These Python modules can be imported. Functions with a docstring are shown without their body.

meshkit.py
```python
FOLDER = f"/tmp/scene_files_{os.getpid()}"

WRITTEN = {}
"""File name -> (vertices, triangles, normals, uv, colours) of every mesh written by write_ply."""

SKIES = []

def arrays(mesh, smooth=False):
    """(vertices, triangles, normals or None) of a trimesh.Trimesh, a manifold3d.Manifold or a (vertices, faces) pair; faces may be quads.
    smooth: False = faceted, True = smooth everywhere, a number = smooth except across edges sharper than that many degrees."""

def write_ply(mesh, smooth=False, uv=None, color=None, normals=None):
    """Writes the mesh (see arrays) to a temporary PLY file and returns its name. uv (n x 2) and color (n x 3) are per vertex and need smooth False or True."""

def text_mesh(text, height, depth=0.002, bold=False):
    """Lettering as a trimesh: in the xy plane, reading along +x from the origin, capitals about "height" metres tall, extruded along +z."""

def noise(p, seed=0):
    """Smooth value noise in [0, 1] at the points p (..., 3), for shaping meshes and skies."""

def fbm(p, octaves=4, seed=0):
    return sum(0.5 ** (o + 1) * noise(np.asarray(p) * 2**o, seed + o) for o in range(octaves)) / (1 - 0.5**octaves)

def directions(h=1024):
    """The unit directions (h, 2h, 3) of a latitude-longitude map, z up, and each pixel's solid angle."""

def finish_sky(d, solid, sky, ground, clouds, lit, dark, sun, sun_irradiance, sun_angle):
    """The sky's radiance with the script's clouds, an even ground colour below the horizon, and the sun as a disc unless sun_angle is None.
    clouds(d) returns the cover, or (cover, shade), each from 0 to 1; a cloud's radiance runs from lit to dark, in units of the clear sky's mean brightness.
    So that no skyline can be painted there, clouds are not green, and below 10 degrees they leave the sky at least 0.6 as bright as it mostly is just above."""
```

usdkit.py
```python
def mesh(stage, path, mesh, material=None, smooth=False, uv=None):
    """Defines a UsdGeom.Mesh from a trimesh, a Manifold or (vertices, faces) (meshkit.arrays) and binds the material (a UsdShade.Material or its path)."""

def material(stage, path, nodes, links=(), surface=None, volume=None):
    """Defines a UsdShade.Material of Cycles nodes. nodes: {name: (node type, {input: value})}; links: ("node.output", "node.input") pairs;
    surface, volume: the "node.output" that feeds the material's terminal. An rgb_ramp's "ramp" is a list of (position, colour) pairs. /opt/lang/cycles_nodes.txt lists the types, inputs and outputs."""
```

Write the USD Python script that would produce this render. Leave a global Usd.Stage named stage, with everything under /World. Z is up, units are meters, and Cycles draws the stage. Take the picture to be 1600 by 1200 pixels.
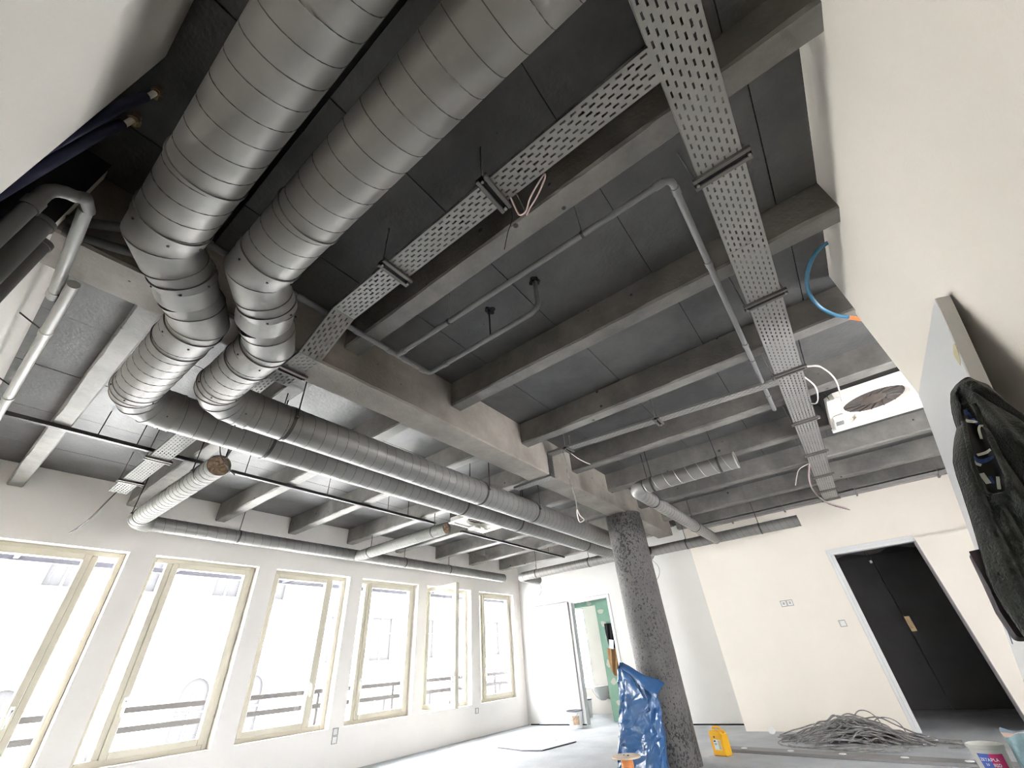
import math, random
import numpy as np
import trimesh
import usdkit, meshkit
from pxr import Usd, UsdGeom, UsdLux, UsdShade, Gf, Sdf, Vt

stage = Usd.Stage.CreateInMemory()
UsdGeom.SetStageUpAxis(stage, 'Z'); UsdGeom.SetStageMetersPerUnit(stage, 1.0)
UsdGeom.Xform.Define(stage, '/World'); UsdGeom.Scope.Define(stage, '/World/Looks')
PI = math.pi
rng = random.Random(7)

# ------------------------------------------------------------------ camera
cam = UsdGeom.Camera.Define(stage, '/World/camera')
R = [[0.7907179, 0.6082435, -0.0693184], [0.3952221, -0.4207293, 0.8165699], [0.4675090, -0.6730726, -0.5730694]]
cam.AddTransformOp().Set(Gf.Matrix4d(*R[0], 0, *R[1], 0, *R[2], 0, 0.0, 0.0, 1.0, 1))
cam.CreateHorizontalApertureAttr(36.0); cam.CreateVerticalApertureAttr(27.0)
cam.CreateFocalLengthAttr(36.0 * 630.0 / 1600.0)
cam.CreateClippingRangeAttr(Gf.Vec2f(0.02, 500))
cam.CreateExposureAttr(2.38)

# ------------------------------------------------------------------ sky and sun
dome = UsdLux.DomeLight.Define(stage, '/World/sky')
dome.CreateIntensityAttr(1.0); dome.CreateColorAttr(Gf.Vec3f(0.95, 0.96, 1.0)); dome.CreateExposureAttr(1.0)
sun = UsdLux.DistantLight.Define(stage, '/World/sun')
sun.CreateIntensityAttr(11.0); sun.CreateAngleAttr(1.0); sun.CreateColorAttr(Gf.Vec3f(1.0, 0.95, 0.86))
sd = np.array([-0.62, 0.08, -0.78]); sd /= np.linalg.norm(sd)
zz = -sd; xx = np.cross([0, 0, 1.0], zz); xx /= np.linalg.norm(xx); yy = np.cross(zz, xx)
sun.AddTransformOp().Set(Gf.Matrix4d(*xx, 0, *yy, 0, *zz, 0, 0, 0, 30, 1))

# ------------------------------------------------------------------ materials
def mat(name, nodes, links, surface='p.BSDF'):
    return usdkit.material(stage, '/World/Looks/' + name, nodes, links, surface=surface)

def plain(name, col, rough=0.5, metal=0.0, **kw):
    return mat(name, {'p': ('principled_bsdf', dict(base_color=col, roughness=rough, metallic=metal, **kw))}, [])

def mottled(name, c1, c2, scale=3.0, rough=0.6, metal=0.0, bump=0.15, bscale=60.0, detail=6.0, lo=0.35, hi=0.65, r2=None, dist=0.02, **kw):
    """two tones mixed by object-space noise with a fine bump"""
    n = {'g': ('geometry', {}),
         'n': ('noise_texture', {'scale': scale, 'detail': detail, 'roughness': 0.6}),
         'r': ('rgb_ramp', {'ramp': [(0, c1), (lo, c1), (hi, c2), (1, c2)]}),
         'b': ('noise_texture', {'scale': bscale, 'detail': 4.0}),
         'bp': ('bump', {'strength': bump, 'distance': dist}),
         'p': ('principled_bsdf', dict(roughness=rough, metallic=metal, **kw))}
    l = [('g.position', 'n.vector'), ('g.position', 'b.vector'), ('n.fac', 'r.fac'), ('r.color', 'p.base_color'), ('b.fac', 'bp.height'), ('bp.normal', 'p.normal')]
    if r2 is not None:
        n['rr'] = ('map_range', {'from_min': 0.3, 'from_max': 0.7, 'to_min': rough, 'to_max': r2})
        l += [('n.fac', 'rr.value'), ('rr.result', 'p.roughness')]
    return mat(name, n, l)

def concrete_black(name, c1, c2, pit, rough=0.55, speck=0.06):
    """black-painted concrete: mottled paint with sparse dark chips"""
    n = {'g': ('geometry', {}),
         'n': ('noise_texture', {'scale': 2.2, 'detail': 8.0, 'roughness': 0.65}),
         'r': ('rgb_ramp', {'ramp': [(0, c1), (0.38, c1), (0.64, c2), (1, c2)]}),
         'd': ('noise_texture', {'scale': 7.0, 'detail': 2.0}),
         'v': ('voronoi_texture', {'scale': 5.0, 'randomness': 1.0}),
         'ad': ('math', {'math_type': 'multiply_add', 'value2': 0.10, 'value3': -0.05}),
         'sm': ('math', {'math_type': 'add'}),
         'cr': ('rgb_ramp', {'ramp': [(0, (1, 1, 1)), (speck * 0.7, (1, 1, 1)), (speck, (0, 0, 0)), (1, (0, 0, 0))]}),
         'm': ('mix', {'color2': pit}),
         'b': ('noise_texture', {'scale': 45.0, 'detail': 5.0}),
         'bp': ('bump', {'strength': 0.25, 'distance': 0.01}),
         'p': ('principled_bsdf', dict(roughness=rough))}
    l = [('g.position', 'n.vector'), ('g.position', 'v.vector'), ('g.position', 'd.vector'), ('g.position', 'b.vector'),
         ('n.fac', 'r.fac'), ('d.fac', 'ad.value1'), ('v.distance', 'sm.value1'), ('ad.value', 'sm.value2'), ('sm.value', 'cr.fac'), ('cr.color', 'm.fac'), ('r.color', 'm.color1'),
         ('m.color', 'p.base_color'), ('b.fac', 'bp.height'), ('bp.normal', 'p.normal')]
    return mat(name, n, l)

M = {}
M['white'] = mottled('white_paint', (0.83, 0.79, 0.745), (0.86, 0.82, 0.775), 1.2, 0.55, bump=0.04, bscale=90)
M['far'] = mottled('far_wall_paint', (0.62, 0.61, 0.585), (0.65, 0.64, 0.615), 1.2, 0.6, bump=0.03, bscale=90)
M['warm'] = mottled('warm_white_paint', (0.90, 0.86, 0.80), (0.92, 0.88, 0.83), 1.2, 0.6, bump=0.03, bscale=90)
M['cream'] = mottled('cream_paint', (0.81, 0.755, 0.665), (0.84, 0.785, 0.705), 1.0, 0.55, bump=0.04, bscale=90)
M['white_door'] = plain('white_door_paint', (0.72, 0.72, 0.715), 0.35)
M['door_edge'] = plain('door_edge_grey', (0.58, 0.56, 0.53), 0.5)
M['floor'] = mottled('floor_screed', (0.42, 0.445, 0.475), (0.60, 0.615, 0.625), 1.7, 0.75, bump=0.25, bscale=40, detail=10, lo=0.3, hi=0.7)
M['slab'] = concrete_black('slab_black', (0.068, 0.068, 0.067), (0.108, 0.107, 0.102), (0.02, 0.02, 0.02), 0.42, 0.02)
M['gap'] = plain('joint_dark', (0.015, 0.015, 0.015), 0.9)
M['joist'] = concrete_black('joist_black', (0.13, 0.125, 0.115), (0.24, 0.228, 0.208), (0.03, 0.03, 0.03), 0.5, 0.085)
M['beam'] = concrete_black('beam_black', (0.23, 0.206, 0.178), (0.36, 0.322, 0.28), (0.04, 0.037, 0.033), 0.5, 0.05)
M['recess'] = plain('recess_black', (0.018, 0.018, 0.02), 0.8)
M['column'] = mat('column_concrete', {
    'g': ('geometry', {}), 'mp': ('mapping', {'scale': (1, 1, 0.75)}),
    'n': ('noise_texture', {'scale': 3.0, 'detail': 6.0}), 'v': ('noise_texture', {'scale': 44.0, 'detail': 4.0, 'roughness': 0.7}), 'w': ('noise_texture', {'scale': 1.6, 'detail': 2.0}), 'ad': ('math', {'math_type': 'multiply_add', 'value2': 0.35, 'value3': -0.175}), 'sm': ('math', {'math_type': 'add'}),
    'r': ('rgb_ramp', {'ramp': [(0, (0.085, 0.081, 0.078)), (0.42, (0.10, 0.095, 0.091)), (0.62, (0.13, 0.122, 0.116)), (1, (0.16, 0.15, 0.143))]}),
    'pit': ('rgb_ramp', {'ramp': [(0, (1, 1, 1)), (0.40, (1, 1, 1)), (0.46, (0, 0, 0)), (1, (0, 0, 0))]}),
    'm': ('mix', {'color2': (0.02, 0.02, 0.02)}), 'bp': ('bump', {'strength': 0.7, 'distance': 0.02}),
    'p': ('principled_bsdf', {'roughness': 0.4})},
    [('g.position', 'mp.vector'), ('mp.vector', 'n.vector'), ('mp.vector', 'v.vector'), ('n.fac', 'r.fac'), ('mp.vector', 'w.vector'), ('w.fac', 'ad.value1'), ('v.fac', 'sm.value1'), ('ad.value', 'sm.value2'), ('sm.value', 'pit.fac'), ('pit.color', 'm.fac'), ('r.color', 'm.color1'), ('m.color', 'p.base_color'), ('v.fac', 'bp.height'), ('bp.normal', 'p.normal')])
M['duct'] = mottled('duct_black_satin', (0.225, 0.218, 0.205), (0.285, 0.276, 0.262), 2.5, 0.36, 0.35, bump=0.03, bscale=300, r2=0.48)
M['duct_bare'] = mottled('duct_bare_grey', (0.175, 0.172, 0.155), (0.225, 0.221, 0.20), 3.0, 0.6, 0.0, bump=0.03, bscale=200)
M['seam'] = plain('seam_dark', (0.075, 0.073, 0.07), 0.45, 0.3)
M['seam_light'] = plain('seam_bright', (0.60, 0.59, 0.55), 0.4, 0.3)
M['bracket'] = plain('bracket_dark', (0.15, 0.14, 0.13), 0.45, 0.3)
M['door_far'] = plain('washroom_door_paint', (0.60, 0.605, 0.61), 0.4)
M['tray'] = plain('tray_grey', (0.32, 0.312, 0.295), 0.42, 0.3)
M['tray_white'] = plain('tray_light_grey', (0.235, 0.232, 0.215), 0.6)
M['black'] = plain('black_metal', (0.065, 0.063, 0.060), 0.4, 0.2)
M['rod'] = plain('rod_steel', (0.30, 0.29, 0.27), 0.4, 0.6)
M['pvc'] = plain('pvc_black_paint', (0.20, 0.20, 0.20), 0.38)
M['riser'] = plain('riser_dark_grey', (0.105, 0.102, 0.098), 0.5)
M['pvc_light'] = plain('pvc_grey_paint', (0.42, 0.415, 0.39), 0.38)
M['brass'] = plain('brass', (0.55, 0.42, 0.26), 0.3, 0.9)
M['insul'] = plain('navy_insulation', (0.035, 0.035, 0.075), 0.8)
M['pipe_white'] = plain('white_pipe', (0.85, 0.80, 0.70), 0.4)
M['frame'] = plain('window_frame_beige', (0.60, 0.565, 0.46), 0.4)
M['glass'] = mat('window_glass', {'t': ('transparent_bsdf', {'color': (0.97, 0.98, 0.98)}), 'gl': ('glossy_bsdf', {'roughness': 0.0, 'color': (1, 1, 1)}), 'f': ('layer_weight', {'blend': 0.5}),
    'pw': ('math', {'math_type': 'power', 'value2': 5.0}), 'k': ('math', {'math_type': 'multiply_add', 'value2': 0.7, 'value3': 0.03}), 'm': ('mix_closure', {})},
    [('f.facing', 'pw.value1'), ('pw.value', 'k.value1'), ('k.value', 'm.fac'), ('t.BSDF', 'm.closure1'), ('gl.BSDF', 'm.closure2')], surface='m.closure')
M['handle'] = plain('handle_white_metal', (0.85, 0.85, 0.84), 0.3, 0.2)
M['facade'] = mottled('facade_plaster', (0.83, 0.81, 0.77), (0.88, 0.86, 0.82), 0.4, 0.8, bump=0.05)
M['facade_trim'] = plain('facade_trim', (0.075, 0.072, 0.07), 0.9, specular_ior_level=0.1)
M['facade_glass'] = plain('facade_window', (0.030, 0.029, 0.029), 0.5, specular_ior_level=0.15)
M['rail'] = plain('railing_grey', (0.018, 0.016, 0.0165), 0.7)
M['blind'] = plain('awning_bar_grey', (0.016, 0.017, 0.028), 0.7)
M['black_door'] = mottled('black_door_paint', (0.125, 0.124, 0.126), (0.15, 0.149, 0.152), 3, 0.5, bump=0.05)
M['corridor'] = mottled('corridor_grey', (0.36, 0.345, 0.35), (0.42, 0.40, 0.40), 2.0, 0.7, bump=0.1)
M['green'] = mottled('gypsum_green', (0.25, 0.44, 0.33), (0.33, 0.52, 0.41), 2.5, 0.8, bump=0.02)
M['filler'] = plain('joint_filler', (0.62, 0.62, 0.54), 0.8)
M['porcelain'] = plain('porcelain', (0.88, 0.88, 0.88), 0.12)
M['bin'] = plain('bin_white', (0.8, 0.8, 0.8), 0.4)
M['lid'] = plain('lid_grey', (0.20, 0.20, 0.22), 0.5)
M['apron'] = mottled('apron_canvas', (0.33, 0.19, 0.09), (0.42, 0.25, 0.12), 12, 0.9, bump=0.2)
M['darkcloth'] = mottled('dark_cloth', (0.018, 0.018, 0.02), (0.03, 0.03, 0.032), 20, 0.9, bump=0.3, bscale=200)
M['paper'] = plain('paper_white', (0.8, 0.82, 0.88), 0.7)
M['bucket'] = plain('bucket_white', (0.86, 0.87, 0.88), 0.3)
M['label_brown'] = mottled('bucket_label', (0.50, 0.33, 0.20), (0.66, 0.50, 0.36), 30, 0.5, bump=0)
M['yellow'] = plain('yellow_plastic', (0.93, 0.50, 0.02), 0.35)
M['label_white'] = plain('label_white', (0.85, 0.87, 0.88), 0.5)
M['ink'] = plain('ink_dark', (0.08, 0.10, 0.16), 0.6)
M['steel'] = plain('trunking_grey', (0.25, 0.245, 0.245), 0.5, 0.1)
M['disc'] = plain('white_disc', (0.85, 0.85, 0.84), 0.5)
M['board'] = mottled('floor_board_grey', (0.46, 0.48, 0.51), (0.55, 0.57, 0.59), 4, 0.7, bump=0.05)
M['cable_grey'] = mottled('cable_grey', (0.15, 0.146, 0.146), (0.36, 0.35, 0.34), 14, 0.5, bump=0)
M['cable_white'] = plain('cable_white', (0.78, 0.75, 0.70), 0.4)
M['cable_pink'] = plain('cable_pinkish', (0.72, 0.56, 0.52), 0.4)
M['cable_black'] = plain('cable_black', (0.05, 0.05, 0.05), 0.5)
M['plywood'] = mottled('spool_wood', (0.60, 0.47, 0.36), (0.70, 0.57, 0.45), 14, 0.6, bump=0.05)
M['copper'] = plain('copper_cable', (0.72, 0.30, 0.11), 0.35, 0.2)
M['bluebag'] = mat('blue_plastic_sheet', {'g': ('geometry', {}), 'n': ('noise_texture', {'scale': 5.0, 'detail': 3.0}), 'ns': ('vector_math', {'math_type': 'scale', 'scale': 0.22}), 'ad': ('vector_math', {'math_type': 'add'}), 'mp': ('mapping', {'scale': (1.2, 1.2, 0.8)}),
    'v': ('voronoi_texture', {'feature': 'distance_to_edge', 'scale': 7.5}), 'mr': ('map_range', {'from_min': 0.0, 'from_max': 0.22, 'to_min': 1.0, 'to_max': 0.0, 'clamp': True}), 'bp': ('bump', {'strength': 0.16, 'distance': 0.02}),
    'p': ('principled_bsdf', {'base_color': (0.040, 0.125, 0.30), 'roughness': 0.17, 'specular_ior_level': 0.8, 'coat_weight': 0.6, 'coat_roughness': 0.08})},
    [('g.position', 'n.vector'), ('n.color', 'ns.vector1'), ('g.position', 'ad.vector1'), ('ns.vector', 'ad.vector2'), ('ad.vector', 'mp.vector'), ('mp.vector', 'v.vector'), ('v.distance', 'mr.value'), ('mr.result', 'bp.height'), ('bp.normal', 'p.normal')])
M['hose_blue'] = plain('hose_blue', (0.05, 0.20, 0.33), 0.35)
M['hose_orange'] = plain('hose_orange', (0.90, 0.25, 0.07), 0.4)
M['cassette'] = plain('cassette_white', (0.88, 0.86, 0.79), 0.4)
M['cassette_box'] = plain('cassette_box_black', (0.06, 0.06, 0.06), 0.6)
M['fan_dark'] = plain('fan_dark', (0.09, 0.07, 0.06), 0.6)
M['foil'] = plain('foil', (0.75, 0.70, 0.60), 0.35, 0.5)
M['socket'] = plain('socket_grey', (0.42, 0.41, 0.39), 0.5)
M['socket_in'] = plain('socket_white', (0.80, 0.79, 0.76), 0.4)
M['fleece'] = mottled('jacket_fleece', (0.016, 0.018, 0.014), (0.038, 0.042, 0.032), 14, 0.95, bump=0.5, bscale=160, sheen_weight=0.25, sheen_roughness=0.5)
M['lining'] = plain('jacket_lining_black', (0.012, 0.012, 0.014), 0.6)
M['stripe_white'] = plain('stripe_white', (0.70, 0.70, 0.62), 0.7)
M['stripe_blue'] = plain('stripe_blue', (0.055, 0.10, 0.32), 0.7)
M['maroon'] = mottled('bag_maroon', (0.022, 0.014, 0.017), (0.045, 0.030, 0.034), 9, 0.6, bump=0.1)
M['tub'] = plain('tub_clear_grey', (0.55, 0.55, 0.50), 0.3)
M['lab_blue'] = plain('label_blue', (0.07, 0.13, 0.50), 0.4)
M['lab_magenta'] = plain('label_magenta', (0.62, 0.03, 0.16), 0.4)
M['teal'] = mottled('bag_teal', (0.13, 0.21, 0.225), (0.18, 0.265, 0.28), 10, 0.5, bump=0.3, bscale=30)
M['print'] = mottled('bag_top_print', (0.75, 0.55, 0.46), (0.20, 0.28, 0.36), 9, 0.5, bump=0, lo=0.47, hi=0.52)
M['stain'] = plain('filler_stain', (0.62, 0.57, 0.36), 0.7)

# ------------------------------------------------------------------ mesh helpers: every shape is (vertices, faces)
def cat(*ms):
    vs, fs, n = [], [], 0
    for v, f in ms:
        v = np.asarray(v, float); f = np.asarray(f, int)
        if f.shape[1] == 4: f = np.vstack([f[:, [0, 1, 2]], f[:, [0, 2, 3]]])
        vs.append(v); fs.append(f + n); n += len(v)
    return np.vstack(vs), np.vstack(fs)

BF = np.array([[0, 2, 3, 1], [4, 5, 7, 6], [0, 1, 5, 4], [2, 6, 7, 3], [0, 4, 6, 2], [1, 3, 7, 5]])
def box(a, b):
    a, b = np.minimum(a, b), np.maximum(a, b)
    v = np.array([[(a, b)[i][0], (a, b)[j][1], (a, b)[k][2]] for k in (0, 1) for j in (0, 1) for i in (0, 1)])
    return v, np.array([[0, 2, 3, 1], [4, 5, 7, 6], [0, 1, 5, 4], [2, 6, 7, 3], [0, 4, 6, 2], [1, 3, 7, 5]])

def cbox(a, b, c=0.004):
    """box with chamfered edges (hull of inset corners)"""
    a, b = np.minimum(a, b).astype(float), np.maximum(a, b).astype(float)
    c = min(c, 0.45 * float((b - a).min()))
    pts = []
    for i in (0, 1):
        for j in (0, 1):
            for k in (0, 1):
                p = np.array([(a, b)[i][0], (a, b)[j][1], (a, b)[k][2]]); s = np.array([1 - 2 * i, 1 - 2 * j, 1 - 2 * k])
                for ax in range(3):
                    q = p + s * c; q[ax] = p[ax]; pts.append(q)
    h = trimesh.convex.convex_hull(np.array(pts))
    return np.array(h.vertices), np.array(h.faces)

def xf(m, mtx=None, t=(0, 0, 0)):
    v = np.asarray(m[0], float)
    if mtx is not None: v = v @ np.asarray(mtx, float).T
    return v + np.asarray(t, float), m[1]

def rotz(a): c, s = math.cos(a), math.sin(a); return np.array([[c, -s, 0], [s, c, 0], [0, 0, 1]])
def rotx(a): c, s = math.cos(a), math.sin(a); return np.array([[1, 0, 0], [0, c, -s], [0, s, c]])
def roty(a): c, s = math.cos(a), math.sin(a); return np.array([[c, 0, s], [0, 1, 0], [-s, 0, c]])

def tube(pts, r, sides=10, caps=True, mitre=False):
    p = np.asarray(pts, float); n = len(p)
    r = np.broadcast_to(np.asarray(r, float), (n,))
    d = np.diff(p, axis=0); d /= np.linalg.norm(d, axis=1, keepdims=True) + 1e-12
    t = np.vstack([d[:1], d[:-1] + d[1:], d[-1:]]); t /= np.linalg.norm(t, axis=1, keepdims=True) + 1e-12
    u = np.cross(t[0], [0, 0, 1.0] if abs(t[0][2]) < 0.9 else [1.0, 0, 0]); u /= np.linalg.norm(u)
    ang = np.arange(sides) * 2 * PI / sides; V = []
    for i in range(n):
        u = u - t[i] * (u @ t[i]); u /= np.linalg.norm(u) + 1e-12; w = np.cross(t[i], u)
        ring = r[i] * (np.cos(ang)[:, None] * u + np.sin(ang)[:, None] * w)
        if mitre and 0 < i < n - 1:
            b = d[i] - d[i - 1]; L = np.linalg.norm(b)
            if L > 1e-4:
                b /= L; k = 1 / max(0.4, math.sqrt((1 + float(d[i] @ d[i - 1])) / 2)) - 1
                ring = ring + (ring @ b)[:, None] * b * k
        V.append(p[i] + ring)
    V = np.vstack(V); F = []
    for i in range(n - 1):
        for j in range(sides):
            a, b = i * sides + j, i * sides + (j + 1) % sides
            F += [[a, b, b + sides], [a, b + sides, a + sides]]
    F = np.array(F)
    if caps:
        c0, c1 = len(V), len(V) + 1
        V = np.vstack([V, p[:1], p[-1:]]); j = np.arange(sides); k = (j + 1) % sides; e = (n - 1) * sides
        F = np.vstack([F, np.stack([np.full(sides, c0), k, j], 1), np.stack([np.full(sides, c1), e + j, e + k], 1)])
    return V, F

def smooth_path(pts, per=8):
    """Catmull-Rom through the points"""
    p = np.asarray(pts, float); p = np.vstack([2 * p[0] - p[1], p, 2 * p[-1] - p[-2]]); out = []
    for i in range(1, len(p) - 2):
        for s in np.linspace(0, 1, per, endpoint=False):
            a, b, c, d = p[i - 1:i + 3]
            out.append(0.5 * (2 * b + (c - a) * s + (2 * a - 5 * b + 4 * c - d) * s * s + (3 * b - a - 3 * c + d) * s ** 3))
    return np.vstack([out, p[-2]])

def hollow(p0, p1, ro, ri, sides=28):
    """open pipe with wall thickness"""
    p0, p1 = np.asarray(p0, float), np.asarray(p1, float)
    o = tube([p0, p1], ro, sides, caps=False); i = tube([p0, p1], ri, sides, caps=False)
    v, f = cat(o, (i[0], i[1][:, ::-1])); n = 2 * sides; F = []
    for e in (0, sides):
        for j in range(sides):
            k = (j + 1) % sides; q = [e + j, e + k, n + e + k, n + e + j]
            if e == 0: q = q[::-1]
            F += [[q[0], q[1], q[2]], [q[0], q[2], q[3]]]
    return v, np.vstack([f, F])

def ring(c, axis, R_, w, t, sides=28):
    """band of width w and thickness t round a pipe of radius R_"""
    axis = np.asarray(axis, float); axis /= np.linalg.norm(axis); c = np.asarray(c, float)
    return hollow(c - axis * w / 2, c + axis * w / 2, R_ + t, R_ - 0.001, sides)

def helix(p0, p1, R_, pitch, r=0.0021, per=22, sides=4, phase=0.0):
    p0, p1 = np.asarray(p0, float), np.asarray(p1, float); L = np.linalg.norm(p1 - p0); d = (p1 - p0) / L
    u = np.cross(d, [0, 0, 1.0] if abs(d[2]) < 0.9 else [1.0, 0, 0]); u /= np.linalg.norm(u); w = np.cross(d, u)
    n = max(3, int(L / pitch * per)); s = np.linspace(0, 1, n); a = phase + s * L / pitch * 2 * PI
    return tube(p0 + d * (s * L)[:, None] + R_ * (np.cos(a)[:, None] * u + np.sin(a)[:, None] * w), r, sides, caps=False)

def arc(c, a, b, r, n):
    """points c + r*(cos*a + sin*b) for a quarter turn"""
    return [np.asarray(c) + r * (math.cos(t) * np.asarray(a) + math.sin(t) * np.asarray(b)) for t in np.linspace(0, PI / 2, n)]

def lathe(profile, sides=32, c=(0, 0, 0)):
    pr = np.asarray(profile, float); a = np.arange(sides) * 2 * PI / sides; n = len(pr)
    V = np.stack([pr[:, None, 0] * np.cos(a), pr[:, None, 0] * np.sin(a), np.broadcast_to(pr[:, None, 1], (n, sides))], -1).reshape(-1, 3) + np.asarray(c)
    i, j = np.meshgrid(np.arange(n - 1), np.arange(sides), indexing='ij')
    q = np.stack([i * sides + j, i * sides + (j + 1) % sides, (i + 1) * sides + (j + 1) % sides, (i + 1) * sides + j], -1).reshape(-1, 4)
    return V, np.vstack([q[:, [0, 1, 2]], q[:, [0, 2, 3]]])

def grid(P, close_u=False):
    """quad grid of points P (n, m, 3)"""
    n, m = P.shape[:2]; i, j = np.meshgrid(np.arange(n - 1), np.arange(m if close_u else m - 1), indexing='ij')
    q = np.stack([i * m + j, i * m + (j + 1) % m, (i + 1) * m + (j + 1) % m, (i + 1) * m + j], -1).reshape(-1, 4)
    return P.reshape(-1, 3), np.vstack([q[:, [0, 1, 2]], q[:, [0, 2, 3]]])

def slab_of(P, th):
    """closed sheet: grid P and the same grid shifted by th"""
    n, m = P.shape[:2]; a = grid(P); b = grid(P + np.asarray(th)); v, f = cat((a[0], a[1]), (b[0], b[1][:, ::-1])); N = n * m
    edge = [(0, j) for j in range(m)] + [(i, m - 1) for i in range(1, n)] + [(n - 1, j) for j in range(m - 2, -1, -1)] + [(i, 0) for i in range(n - 2, 0, -1)]
    e = [i * m + j for i, j in edge]; F = []
    for x, y in zip(e, e[1:] + e[:1]): F += [[y, x, x + N], [y, x + N, y + N]]
    return v, np.vstack([f, F])

# ------------------------------------------------------------------ scene helpers
taken, where = {}, {}
def numbered(parent, name):
    k = (parent, name); n = taken.get(k, 0); taken[k] = n + 1
    return name if n == 0 else f'{name}_{n:03d}'

def tag(prim, label=None, cat_=None, group=None, kind=None):
    for k, v in (('label', label), ('category', cat_), ('group', group), ('kind', kind)):
        if v: prim.SetCustomDataByKey(k, v)
    return prim

def thing(name, label, cat_, loc=(0, 0, 0), group=None, kind=None):
    path = '/World/' + numbered('/World', name)
    x = UsdGeom.Xform.Define(stage, path); x.AddTranslateOp().Set(Gf.Vec3d(*map(float, loc))); where[path] = np.asarray(loc, float)
    return tag(x.GetPrim(), label, cat_, group, kind)

def obj(name, m, material, parent=None, smooth=False, label=None, kind=None):
    """one mesh, given in world coordinates, under parent"""
    up = str(parent.GetPath()) if parent else '/World'
    path = up + '/' + numbered(up, name); o = where.get(up, np.zeros(3))
    v, f = cat(m)
    p = usdkit.mesh(stage, path, (v - o, f), M[material], smooth=smooth).GetPrim(); where[path] = o
    return tag(p, label, None, None, kind)

def single(name, m, material, label, cat_, smooth=False, group=None, kind=None):
    """a thing of one mesh"""
    return tag(obj(name, m, material, None, smooth), label, cat_, group, kind)

# ================================================================== THE SETTING
XW, YF, YE, XR, YB, ZS, ZJ = -6.38, 8.73, 8.13, 0.73, -0.31, 3.10, 2.868
S = 'structure'
single('floor', box((-6.62, -3.0, -0.2), (3.3, 11.2, 0.0)), 'floor', 'pale grey concrete screed floor', 'floor', kind=S)

# ceiling: dark backing slab, cast panels with open joints, and the joists
ceil = thing('ceiling', 'black painted ceiling of slab panels between downstand joists', 'ceiling', kind=S)
obj('slab', box((-6.62, -3.0, ZS + 0.012), (3.3, 11.0, ZS + 0.3)), 'gap', ceil)
LJ = [0.055, 1.03, 1.98, 2.97, 3.97, 4.975, 5.98, 6.97, 8.02]
RJ = [0.05, 1.055, 2.09, 3.115, 4.145, 5.11, 6.155, 7.215, 8.0]
def joist(x0, x1, y, w, seed):
    n = int((x1 - x0) / 0.05); xs = np.linspace(x0, x1, n); r = np.random.default_rng(seed)
    j = [np.convolve(r.normal(0, 0.006, n + 6), np.ones(7) / 3.2, 'valid') for _ in range(4)]
    P = np.zeros((n, 8, 3)); c = 0.01
    prof = [(0, ZS + 0.05), (0, ZJ + c), (c, ZJ), (w - c, ZJ), (w, ZJ + c), (w, ZS + 0.05), (w * 0.6, ZS + 0.05), (w * 0.4, ZS + 0.05)]
    for k, (a, b) in enumerate(prof): P[:, k] = np.stack([xs, np.full(n, y + a), np.full(n, b)], 1)
    P[:, 1, 2] += np.abs(j[0]); P[:, 2, 1] += j[0] * 0.6; P[:, 2, 2] += j[1] * 0.3; P[:, 3, 2] += j[1] * 0.3; P[:, 4, 2] += np.abs(j[2]) * 0.6
    v, f = grid(P, close_u=True)
    return v, f
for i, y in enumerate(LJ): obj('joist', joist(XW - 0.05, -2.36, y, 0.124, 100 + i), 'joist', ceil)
for i, y in enumerate(RJ): obj('joist', joist(-2.13, (XR + 0.02) if y < 2.9 else 3.05, y, 0.128 if y > 0.2 else 0.09, 200 + i), 'joist', ceil)
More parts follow.
